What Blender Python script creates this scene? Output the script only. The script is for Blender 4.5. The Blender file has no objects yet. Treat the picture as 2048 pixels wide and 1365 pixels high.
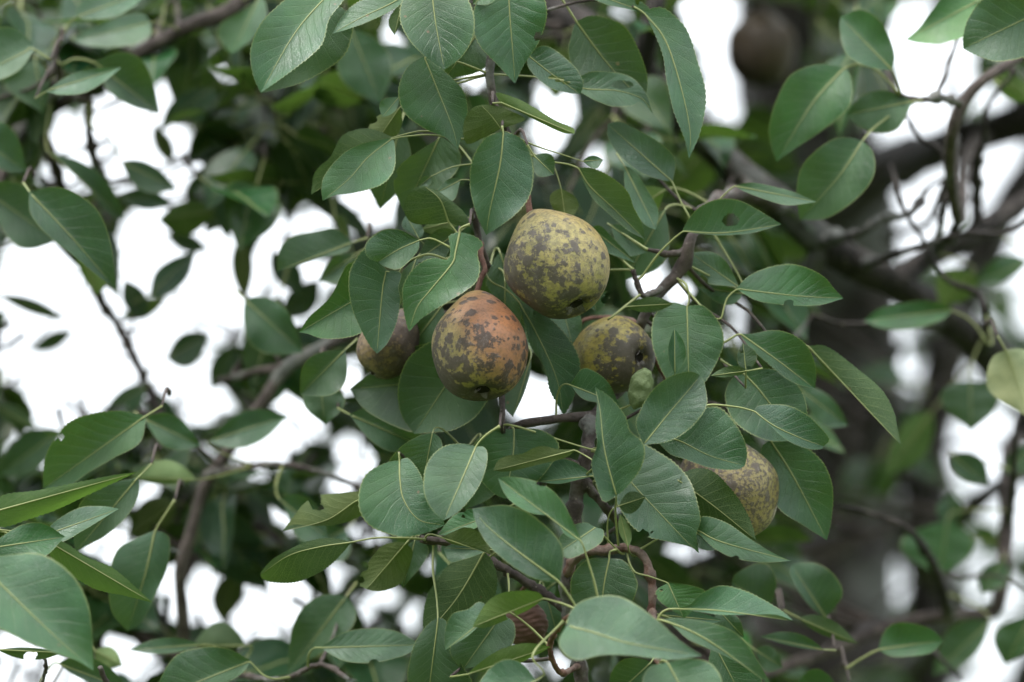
import bpy, math, random
import numpy as np
from mathutils import Vector, Matrix

random.seed(7); rng = np.random.default_rng(7)
SC = bpy.context.scene
COL = SC.collection

# ------------------------------------------------------------------ camera
PITCH = math.radians(14.0)
D0 = 2.2                      # metres to the pears in focus
LENS = 105.6
cam_d = bpy.data.cameras.new('camera'); cam = bpy.data.objects.new('camera', cam_d); COL.objects.link(cam)
CAM = Vector((0, 0, 1.6))
cam.location = CAM; cam.rotation_euler = (math.pi/2 + PITCH, 0, 0)
cam_d.lens = LENS; cam_d.sensor_width = 36; cam_d.clip_start = 0.05; cam_d.clip_end = 3000
cam_d.dof.use_dof = True; cam_d.dof.focus_distance = D0 - 0.012; cam_d.dof.aperture_fstop = 2.7
SC.camera = cam
# ------------------------------------------------------------------ sky: bright overcast
SUN_EL, SUN_ROT = math.radians(55), math.radians(200)
w = bpy.data.worlds.new('World'); SC.world = w; w.use_nodes = True
nt = w.node_tree; nt.nodes.clear()
sky = nt.nodes.new('ShaderNodeTexSky'); sky.sky_type = 'NISHITA'; sky.sun_disc = False
sky.sun_elevation = SUN_EL; sky.sun_rotation = SUN_ROT; sky.air_density = 1.0; sky.dust_density = 4.0
cl = nt.nodes.new('ShaderNodeMix'); cl.data_type = 'RGBA'; cl.inputs[0].default_value = 0.86
# even cloud layer over the clear sky: standard overcast, zenith three times the horizon
tc = nt.nodes.new('ShaderNodeTexCoord'); sxyz = nt.nodes.new('ShaderNodeSeparateXYZ'); nt.links.new(tc.outputs['Generated'], sxyz.inputs[0])
zc = nt.nodes.new('ShaderNodeMath'); zc.operation = 'MAXIMUM'; zc.inputs[1].default_value = 0.0; nt.links.new(sxyz.outputs[2], zc.inputs[0])
zl = nt.nodes.new('ShaderNodeMath'); zl.operation = 'MULTIPLY_ADD'; zl.inputs[1].default_value = 2/3; zl.inputs[2].default_value = 1/3; nt.links.new(zc.outputs[0], zl.inputs[0])
oc = nt.nodes.new('ShaderNodeVectorMath'); oc.operation = 'SCALE'; oc.inputs[0].default_value = (14.2, 14.9, 15.4)
nt.links.new(zl.outputs[0], oc.inputs['Scale']); nt.links.new(oc.outputs[0], cl.inputs[7])
bg = nt.nodes.new('ShaderNodeBackground'); bg.inputs[1].default_value = 0.12
ow = nt.nodes.new('ShaderNodeOutputWorld')
nt.links.new(sky.outputs[0], cl.inputs[6]); nt.links.new(cl.outputs[2], bg.inputs[0]); nt.links.new(bg.outputs[0], ow.inputs[0])
# ------------------------------------------------------------------ sun behind cloud
sd = bpy.data.lights.new('sun', 'SUN'); sd.energy = 1.5; sd.angle = math.radians(16); sd.color = (1.0, 0.97, 0.93)
sun = bpy.data.objects.new('sun', sd); COL.objects.link(sun)
sun.rotation_euler = (math.radians(22), math.radians(-20), 0)
sun.location = (-2, -2, 8)
# ------------------------------------------------------------------ exposure
SC.view_settings.view_transform = 'Standard'; SC.view_settings.look = 'None'
SC.view_settings.gamma = 1; SC.view_settings.use_curve_mapping = False
SC.view_settings.exposure = 1.25
SC.cycles.use_denoising = True
SC.cycles.max_bounces = 6; SC.cycles.transmission_bounces = 4; SC.cycles.diffuse_bounces = 3; SC.cycles.glossy_bounces = 2
SC.cycles.caustics_reflective = False; SC.cycles.caustics_refractive = False
SC.cycles.use_adaptive_sampling = True; SC.cycles.adaptive_threshold = 0.02; SC.cycles.adaptive_min_samples = 16

# ------------------------------------------------------------------ helpers
S = 36.0/LENS/2048.0
cp, sp = math.cos(PITCH), math.sin(PITCH)
def dm(d):
    """nominal depth step behind the focus -> metres (the set-back layers stand further apart)"""
    return d if d < .085 else .085 + (min(d, .6)-.085)*1.8 + max(0, d-.6)
def W(px, py, d=0.0):
    """photo pixel + metres beyond the focus distance -> world point"""
    D = D0 + dm(d)
    x = (px-1024)*S*D; u = -(py-682.5)*S*D
    return np.array((CAM.x + x, CAM.y + D*cp - u*sp, CAM.z + D*sp + u*cp))
def Wn(P, D):                      # arrays: P (n,2), D (n,)
    x = (P[:, 0]-1024)*S*D; u = -(P[:, 1]-682.5)*S*D
    return np.stack((CAM.x + x, CAM.y + D*cp - u*sp, CAM.z + D*sp + u*cp), 1)
def proj(v):
    y = v[1]-CAM.y; z = v[2]-CAM.z
    D = y*cp + z*sp; u = -y*sp + z*cp
    return 1024 + (v[0]-CAM.x)/(S*D), 682.5 - u/(S*D), D-D0
VIEW = np.array((0, cp, sp)); UPV = np.array((0, -sp, cp)); RIGHT = np.array((1.0, 0, 0))

def spline(pts, n):
    """Catmull-Rom through pts, n+1 samples, even in arc length"""
    p = np.array(pts, float)
    if len(p) == 2:
        return p[0] + (p[1]-p[0])*np.linspace(0, 1, n+1)[:, None]
    q = np.vstack((2*p[0]-p[1], p, 2*p[-1]-p[-2]))
    out = []
    for i in range(1, len(q)-2):
        a, b, c, e = q[i-1], q[i], q[i+1], q[i+2]
        t = np.linspace(0, 1, 14, endpoint=False)[:, None]
        out.append(0.5*(2*b + (c-a)*t + (2*a-5*b+4*c-e)*t*t + (3*b-a-3*c+e)*t**3))
    out.append(p[-1:]); o = np.vstack(out)
    L = np.concatenate(([0], np.cumsum(np.linalg.norm(np.diff(o, axis=0), axis=1))))
    L /= L[-1]; t = np.linspace(0, 1, n+1)
    return np.stack([np.interp(t, L, o[:, k]) for k in range(o.shape[1])], 1)

def new_mesh(name, verts, faces, mats, uvs=None, midx=None, smooth=True):
    me = bpy.data.meshes.new(name)
    me.from_pydata([tuple(v) for v in verts], [], [tuple(f) for f in faces])
    for m in mats: me.materials.append(m)
    if uvs is not None:
        ul = me.uv_layers.new(name='UVMap')
        idx = np.empty(len(me.loops), np.int32); me.loops.foreach_get('vertex_index', idx)
        ul.data.foreach_set('uv', np.asarray(uvs, np.float32)[idx].ravel())
    if midx is not None: me.polygons.foreach_set('material_index', np.asarray(midx, np.int32))
    if smooth: me.polygons.foreach_set('use_smooth', np.ones(len(me.polygons), bool))
    me.update()
    return me
ORG = {}
def link(name, me, parent=None, origin=None, kind=None):
    o = bpy.data.objects.new(name, me); COL.objects.link(o)
    og = np.zeros(3) if origin is None else np.array(origin, float)
    if parent is not None:
        o.parent = parent; o.location = og - ORG[parent.name]
    else:
        o.location = og
    ORG[o.name] = og
    if kind: o['kind'] = kind
    return o

# ------------------------------------------------------------------ node helper
class NG:
    def __init__(s, name):
        s.m = bpy.data.materials.new(name); s.m.use_nodes = True
        s.t = s.m.node_tree; s.t.nodes.clear()
        s.out = s.n('ShaderNodeOutputMaterial')
    def n(s, typ, **kw):
        nd = s.t.nodes.new(typ)
        for k, v in kw.items(): setattr(nd, k, v)
        return nd
    def put(s, sock, v):
        if isinstance(v, bpy.types.NodeSocket): s.t.links.new(v, sock)
        elif v is not None:
            if isinstance(v, tuple) and len(v) == 3 and sock.type == 'RGBA': v = v + (1,)
            sock.default_value = v
    def math(s, op, a, b=None, c=None, clamp=False):
        nd = s.n('ShaderNodeMath', operation=op, use_clamp=clamp)
        for i, v in enumerate((a, b, c)):
            if v is not None: s.put(nd.inputs[i], v)
        return nd.outputs[0]
    def mix(s, f, a, b, blend='MIX'):
        nd = s.n('ShaderNodeMix', data_type='RGBA', blend_type=blend)
        s.put(nd.inputs[0], f); s.put(nd.inputs[6], a); s.put(nd.inputs[7], b)
        return nd.outputs[2]
    def step(s, v, lo, hi):
        nd = s.n('ShaderNodeMapRange', interpolation_type='SMOOTHSTEP')
        s.put(nd.inputs[0], v); s.put(nd.inputs[1], lo); s.put(nd.inputs[2], hi)
        return nd.outputs[0]
    def noise(s, vec, scale, detail=3, rough=0.55, w=None):
        nd = s.n('ShaderNodeTexNoise'); s.put(nd.inputs['Vector'], vec)
        nd.inputs['Scale'].default_value = scale; nd.inputs['Detail'].default_value = detail
        nd.inputs['Roughness'].default_value = rough
        return nd.outputs[0]
    def vor(s, vec, scale, feature='F1', rand=1.0):
        nd = s.n('ShaderNodeTexVoronoi', feature=feature); s.put(nd.inputs['Vector'], vec)
        nd.inputs['Scale'].default_value = scale; nd.inputs['Randomness'].default_value = rand
        return nd
    def obj(s): return s.n('ShaderNodeTexCoord').outputs['Object']
    def bump(s, h, strength, dist):
        nd = s.n('ShaderNodeBump'); nd.inputs['Strength'].default_value = strength
        nd.inputs['Distance'].default_value = dist; s.put(nd.inputs['Height'], h)
        return nd.outputs[0]
    def principled(s, col, rough, spec=0.5, normal=None):
        p = s.n('ShaderNodeBsdfPrincipled')
        s.put(p.inputs['Base Color'], col); s.put(p.inputs['Roughness'], rough)
        s.put(p.inputs['Specular IOR Level'], spec)
        if normal is not None: s.put(p.inputs['Normal'], normal)
        return p.outputs[0]
    def done(s, sh): s.t.links.new(sh, s.out.inputs[0]); return s.m

# ------------------------------------------------------------------ materials
def leaf_material(near=True):
    g = NG('leaf blade' if near else 'leaf blade far')
    uv = g.n('ShaderNodeUVMap').outputs[0]
    sx = g.n('ShaderNodeSeparateXYZ'); g.put(sx.inputs[0], uv)
    u, v = sx.outputs[0], sx.outputs[1]
    geo = g.n('ShaderNodeNewGeometry')
    isl = geo.outputs['Random Per Island']; back = geo.outputs['Backfacing']
    oi = g.n('ShaderNodeObjectInfo')
    ob = g.obj()
    s2 = g.math('MULTIPLY_ADD', u, 2.0, -1.0)
    sa = g.math('ABSOLUTE', s2)
    side = g.math('MULTIPLY', g.math('GREATER_THAN', s2, 0.0), 0.43)
    wob = g.math('MULTIPLY_ADD', g.noise(ob, 45, 1), 0.5, -0.25)
    q = g.math('MULTIPLY_ADD', v, 10.5, side)
    q = g.math('ADD', q, wob)
    cur = g.math('MULTIPLY', sa, g.math('MULTIPLY_ADD', sa, -0.9, 3.1))
    q = g.math('SUBTRACT', q, cur)
    fr = g.math('ABSOLUTE', g.math('SUBTRACT', g.math('FRACT', q), 0.5))
    vein = g.step(fr, 0.448, 0.492)                       # lateral veins
    fade = g.math('SUBTRACT', 1.0, g.math('MULTIPLY', sa, 0.75))
    vein = g.math('MULTIPLY', vein, fade) if near else 0.0
    if near:
        ret = g.vor(ob, 620, 'DISTANCE_TO_EDGE').outputs['Distance']
        retl = g.math('SUBTRACT', 1.0, g.step(ret, 0.0, 0.13))    # fine net of veins
    else: retl = 0.0
    mott = g.noise(ob, 38, 2)
    big = g.noise(ob, 11, 2)
    # upper side
    up = g.mix(g.step(mott, 0.3, 0.72), (0.018, 0.060, 0.025), (0.036, 0.100, 0.041))
    up = g.mix(g.math('MULTIPLY', g.step(big, 0.45, 0.75), 0.5), up, (0.066, 0.115, 0.045))
    up = g.mix(1.0, up, oi.outputs['Color'], 'MULTIPLY')
    hs = g.n('ShaderNodeHueSaturation')
    g.put(hs.inputs['Hue'], g.math('MULTIPLY_ADD', isl, 0.06, 0.472))
    g.put(hs.inputs['Saturation'], g.math('MULTIPLY_ADD', oi.outputs['Random'], 0.3, 0.98))
    g.put(hs.inputs['Value'], g.math('MULTIPLY_ADD', g.math('FRACT', g.math('MULTIPLY', isl, 7.31)), 0.85, 0.50)); g.put(hs.inputs['Color'], up)
    up = hs.outputs[0]
    if near:   # ageing: yellowed and bronzed areas on some leaves
        old = g.math('MULTIPLY', g.step(g.noise(ob, 24, 3), 0.50, 0.70), g.step(g.math('FRACT', g.math('MULTIPLY', isl, 3.77)), 0.55, 0.95))
        up = g.mix(g.math('MULTIPLY', old, 0.5), up, (0.125, 0.125, 0.035))
    if near: up = g.mix(g.math('MULTIPLY', retl, 0.16), up, (0.10, 0.16, 0.08))
    up = g.mix(g.math('MULTIPLY', vein, 0.34), up, (0.16, 0.22, 0.11))
    spot = 0.0
    if near:
        # small brown blemishes
        sv = g.vor(ob, 60); sd_ = g.math('ADD', sv.outputs['Distance'], g.math('MULTIPLY', g.noise(ob, 220, 2), 0.14))
        csep = g.n('ShaderNodeSeparateColor'); g.put(csep.inputs[0], sv.outputs['Color'])
        spot = g.math('MULTIPLY', g.math('SUBTRACT', 1.0, g.step(sd_, 0.12, 0.17)), g.math('GREATER_THAN', csep.outputs[0], 0.84))
        up = g.mix(g.math('MULTIPLY', spot, 0.8), up, (0.16, 0.10, 0.055))
    rim = g.step(sa, 0.955, 1.0)
    up = g.mix(g.math('MULTIPLY', rim, 0.75), up, (0.22, 0.25, 0.09))
    # under side, paler and matt
    un = g.mix(g.step(mott, 0.3, 0.75), (0.038, 0.070, 0.030), (0.064, 0.102, 0.043))
    un = g.mix(1.0, un, oi.outputs['Color'], 'MULTIPLY')
    un = g.mix(g.math('MULTIPLY', vein, 0.5), un, (0.20, 0.24, 0.10))
    if near: un = g.mix(g.math('MULTIPLY', retl, 0.22), un, (0.17, 0.21, 0.09))
    if near: un = g.mix(g.math('MULTIPLY', spot, 0.7), un, (0.08, 0.05, 0.03))
    col = g.mix(back, up, un)
    if near: hgt = g.math('ADD', g.math('MULTIPLY', vein, -0.8), g.math('MULTIPLY', retl, -0.25))
    if near: hgt = g.math('ADD', hgt, g.math('MULTIPLY', g.noise(ob, 130, 2), 0.9))
    nb = g.bump(hgt, 0.5, 0.0010) if near else None
    rough = g.math('MULTIPLY_ADD', back, 0.25, g.math('MULTIPLY_ADD', big, 0.55, g.math('MULTIPLY_ADD', mott, 0.16, 0.05)))
    spec = g.math('MULTIPLY_ADD', back, -0.3, 0.52)
    p = g.principled(col, rough, spec, nb)
    tr = g.n('ShaderNodeBsdfTranslucent')
    g.put(tr.inputs[0], g.mix(g.math('MULTIPLY', vein, 0.5), (0.115, 0.215, 0.030), (0.07, 0.12, 0.02)))
    if near: g.put(tr.inputs[1], nb)
    mx = g.n('ShaderNodeMixShader'); g.put(mx.inputs[0], oi.outputs['Alpha'])
    g.put(mx.inputs[1], p); g.put(mx.inputs[2], tr.outputs[0])
    return g.done(mx.outputs[0])
def petiole_material():
    g = NG('leaf stalk'); ob = g.obj()
    c = g.mix(g.noise(ob, 60, 2), (0.17, 0.20, 0.07), (0.25, 0.27, 0.11))
    return g.done(g.principled(c, 0.45, 0.4))
def bark_material(name, dark, light, lichen=0.3, sc=1.0):
    g = NG(name); ob = g.obj()
    n1 = g.noise(ob, 40*sc, 6, 0.65); n2 = g.noise(ob, 9*sc, 4); n3 = g.noise(ob, 150*sc, 3)
    c = g.mix(g.step(n1, 0.35, 0.7), dark, light)
    c = g.mix(g.math('MULTIPLY', g.step(g.math('ADD', n2, g.math('MULTIPLY_ADD', n1, 0.3, -0.15)), 0.55, 0.64), lichen), c, (0.26, 0.29, 0.27))
    le = g.vor(ob, 170*sc)
    lent = g.math('MULTIPLY', g.math('SUBTRACT', 1.0, g.step(le.outputs['Distance'], 0.10, 0.22)), 0.5)
    c = g.mix(lent, c, (0.22, 0.19, 0.16))
    h = g.math('ADD', g.math('MULTIPLY', n1, 1.0), g.math('MULTIPLY', n3, 0.4))
    return g.done(g.principled(c, 0.8, 0.3, g.bump(h, 0.8, 0.004/sc**0.5)))
def pear_material(name, base, blush, russet, cover, bvec, cvec, spots=0.5, bl_amt=0.8, seed=0.0, fine=0.0):
    """ripening skin with blush on side bvec and sooty russet gathered round side cvec"""
    g = NG(name); ob = g.obj()
    mp = g.n('ShaderNodeVectorMath', operation='ADD'); g.put(mp.inputs[0], ob); mp.inputs[1].default_value = (seed, seed*0.7, -seed)
    o2 = mp.outputs[0]
    nrm = g.n('ShaderNodeVectorMath', operation='NORMALIZE'); g.put(nrm.inputs[0], ob)
    def toward(v):
        L = math.sqrt(sum(k*k for k in v))
        d = g.n('ShaderNodeVectorMath', operation='DOT_PRODUCT'); g.put(d.inputs[0], nrm.outputs[0])
        d.inputs[1].default_value = tuple(k/L for k in v)
        return d.outputs['Value']
    nb = g.noise(o2, 28, 3)
    c = g.mix(g.step(g.noise(o2, 70, 5, 0.7), 0.3, 0.7), base, tuple(k*f for k, f in zip(base, (0.66, 0.72, 0.6))))
    bl = g.step(g.math('ADD', toward(bvec), g.math('MULTIPLY_ADD', nb, 1.2, -0.6)), -0.1, 0.8)
    c = g.mix(g.math('MULTIPLY', bl, bl_amt), c, blush)
    # freckles
    fv = g.vor(o2, 420); c = g.mix(g.math('MULTIPLY', g.math('SUBTRACT', 1.0, g.step(fv.outputs['Distance'], 0.1, 0.28)), 0.5), c, (0.10, 0.07, 0.03))
    # scattered scab spots, uneven in size
    def scab(scale, prob, r0):
        v_ = g.vor(o2, scale); cs = g.n('ShaderNodeSeparateColor'); g.put(cs.inputs[0], v_.outputs['Color'])
        wob = g.math('MULTIPLY_ADD', g.noise(o2, 240, 5, 0.75), 0.6, -0.30)
        dd = g.math('ADD', v_.outputs['Distance'], wob)
        rad = g.math('MULTIPLY', cs.outputs[1], r0)
        m_ = g.math('SUBTRACT', 1.0, g.step(g.math('SUBTRACT', dd, rad), -0.07, 0.06))
        return g.math('MULTIPLY', m_, g.math('LESS_THAN', cs.outputs[0], prob))
    sc = g.math('MAXIMUM', scab(85, spots, 0.44), scab(160, spots*0.8, 0.40))
    # big sooty patches
    big = g.noise(o2, 26, 2, 0.5); med = g.noise(o2, 112, 6, 0.66)
    f = g.math('ADD', g.math('MULTIPLY_ADD', big, 1.0, -0.5), g.math('MULTIPLY_ADD', med, 3.6, -1.8))
    f = g.math('ADD', f, g.math('MULTIPLY', toward(cvec), 0.55))
    f = g.math('ADD', f, cover)
    f = g.math('ADD', f, g.math('MULTIPLY_ADD', g.noise(o2, 330, 4, 0.8), 1.3, -0.65))
    patch = g.step(f, -0.13, 0.24)
    if fine:
        fn = g.noise(o2, 290, 4, 0.65); patch = g.math('MAXIMUM', patch, g.math('MULTIPLY', g.step(fn, 0.46, 0.56), fine))
    soot = g.math('MAXIMUM', patch, g.math('MULTIPLY', sc, 0.95))
    rc = g.mix(g.step(g.noise(o2, 120, 5, 0.7), 0.35, 0.7), russet, tuple(k*1.6+0.006 for k in russet))
    rc = g.mix(g.math('MULTIPLY', g.step(g.noise(o2, 190, 5, 0.75), 0.53, 0.70), 0.45), rc, (0.20, 0.185, 0.18))  # grey bloom
    c = g.mix(g.math('MULTIPLY', soot, 0.93), c, rc)
    h = g.math('ADD', g.math('MULTIPLY', soot, 0.35), g.math('MULTIPLY', g.noise(o2, 260, 4), 0.5))
    h = g.math('ADD', h, g.math('MULTIPLY', nb, 0.5))
    rough = g.math('MULTIPLY_ADD', soot, 0.22, 0.40)
    return g.done(g.principled(c, rough, 0.45, g.bump(h, 0.5, 0.0012)))
def plain(name, a, b, scale, rough=0.85):
    g = NG(name); ob = g.obj(); n_ = g.noise(ob, scale, 5, 0.65)
    return g.done(g.principled(g.mix(n_, a, b), rough, 0.2, g.bump(n_, 0.6, 0.002)))
LEAF = leaf_material(); LEAFB = leaf_material(False); PET = petiole_material()
BARK = bark_material('old bark', (0.012, 0.010, 0.009), (0.044, 0.036, 0.033), 0.22, 0.6)
BARKM = bark_material('branch bark', (0.034, 0.026, 0.023), (0.098, 0.078, 0.070), 0.30, 1.3)
SHOOT = bark_material('red brown shoot bark', (0.075, 0.035, 0.026), (0.17, 0.085, 0.06), 0.2, 2.2)
DRY = plain('dried flower remains', (0.025, 0.02, 0.017), (0.22, 0.20, 0.185), 600)
HOLLOW = plain('dark calyx hollow', (0.012, 0.010, 0.008), (0.03, 0.025, 0.02), 400)
GRASS = plain('meadow grass', (0.035, 0.060, 0.015), (0.075, 0.105, 0.030), 3.0)

# ------------------------------------------------------------------ ground
def build_ground():
    R = 1500; n = 40
    xs = np.sign(np.linspace(-1, 1, n+1))*np.abs(np.linspace(-1, 1, n+1))**3*R
    v = [(x, y, 0.04*math.sin(x*0.7)*math.cos(y*0.9)) for y in xs for x in xs]
    f = [(j*(n+1)+i, j*(n+1)+i+1, (j+1)*(n+1)+i+1, (j+1)*(n+1)+i) for j in range(n) for i in range(n)]
    link('ground', new_mesh('ground', v, f, [GRASS]), kind='structure')
build_ground()

# ------------------------------------------------------------------ the tree
def tube(P, R, sides=10, bump=0.12, seed=0, cap=True):
    """verts, faces of a tapered uneven limb along P (n,3) with radii R (n,)"""
    r_ = np.random.default_rng(seed); n = len(P)
    T = np.gradient(P, axis=0); T /= np.linalg.norm(T, axis=1)[:, None]+1e-12
    a = np.cross(T[0], (0.3, 0.2, 0.93)); a /= np.linalg.norm(a); A = []
    for t in T:
        a = a - t*np.dot(a, t); a /= np.linalg.norm(a); A.append(a.copy())
    A = np.array(A); B = np.cross(T, A)
    th = np.linspace(0, 2*math.pi, sides, endpoint=False)
    ph = r_.uniform(0, 6.28, 4); V = []
    for i in range(n):
        k = 1 + bump*(0.5*np.sin(th*2+ph[0]+i*0.35) + 0.35*np.sin(th*3+ph[1]-i*0.6) + r_.normal(0, 0.35, sides)) + bump*0.9*math.sin(i*0.9+ph[2])*math.sin(i*0.37+ph[3])
        V.append(P[i] + (R[i]*k)[:, None]*(np.cos(th)[:, None]*A[i] + np.sin(th)[:, None]*B[i]))
    V = np.vstack(V); F = []
    for i in range(n-1):
        for j in range(sides):
            j2 = (j+1) % sides
            F.append((i*sides+j, i*sides+j2, (i+1)*sides+j2, (i+1)*sides+j))
    if cap:
        F.append(tuple(range(sides))[::-1]); F.append(tuple((n-1)*sides+j for j in range(sides)))
    return V, F
TR0 = W(1640, 2200, 1.8); TR0[2] = 0.0
tree = bpy.data.objects.new('pear_tree', None); COL.objects.link(tree); tree.location = TR0; ORG['pear_tree'] = TR0
tree['label'] = 'leafy green fruit tree with dark grey trunk and spreading branches bearing pears'
tree['category'] = 'tree'
BR = []          # (object, sample points, radii)
def limb(name, pts, r0, r1, mat, seg=None, sides=12, bump=0.12, parent=tree, world=False):
    """pts: (px, py, d); r0, r1 radii in photo pixels at the focus distance"""
    k = S*D0
    P = np.array([W(*p) for p in pts]) if not world else np.array(pts, float)
    L = np.sum(np.linalg.norm(np.diff(P, axis=0), axis=1))
    n = seg or int(min(110, max(8, L/ (max(r0, r1)*k*0.8))))
    Q = spline(P, n); R = np.linspace(r0, r1, n+1)*S*((Q-np.array(CAM))@VIEW)
    if r0 < 16:                      # swollen nodes and bud scars along the twigs
        rn = np.random.default_rng(len(BR)*7+1)
        for q_ in rn.choice(n+1, max(2, n//6)): R *= 1 + rn.uniform(.15, .5)*np.exp(-((np.arange(n+1)-q_)/.8)**2)
        Q[1:-1] += rn.normal(0, .12, (n-1, 3))*R[1:-1, None]
    V, F = tube(Q, R, sides, bump, seed=len(BR)+3)
    o = link(name, new_mesh(name, V-Q[0], F, [mat]), parent, Q[0])
    BR.append((o, Q, R)); return o

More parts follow.
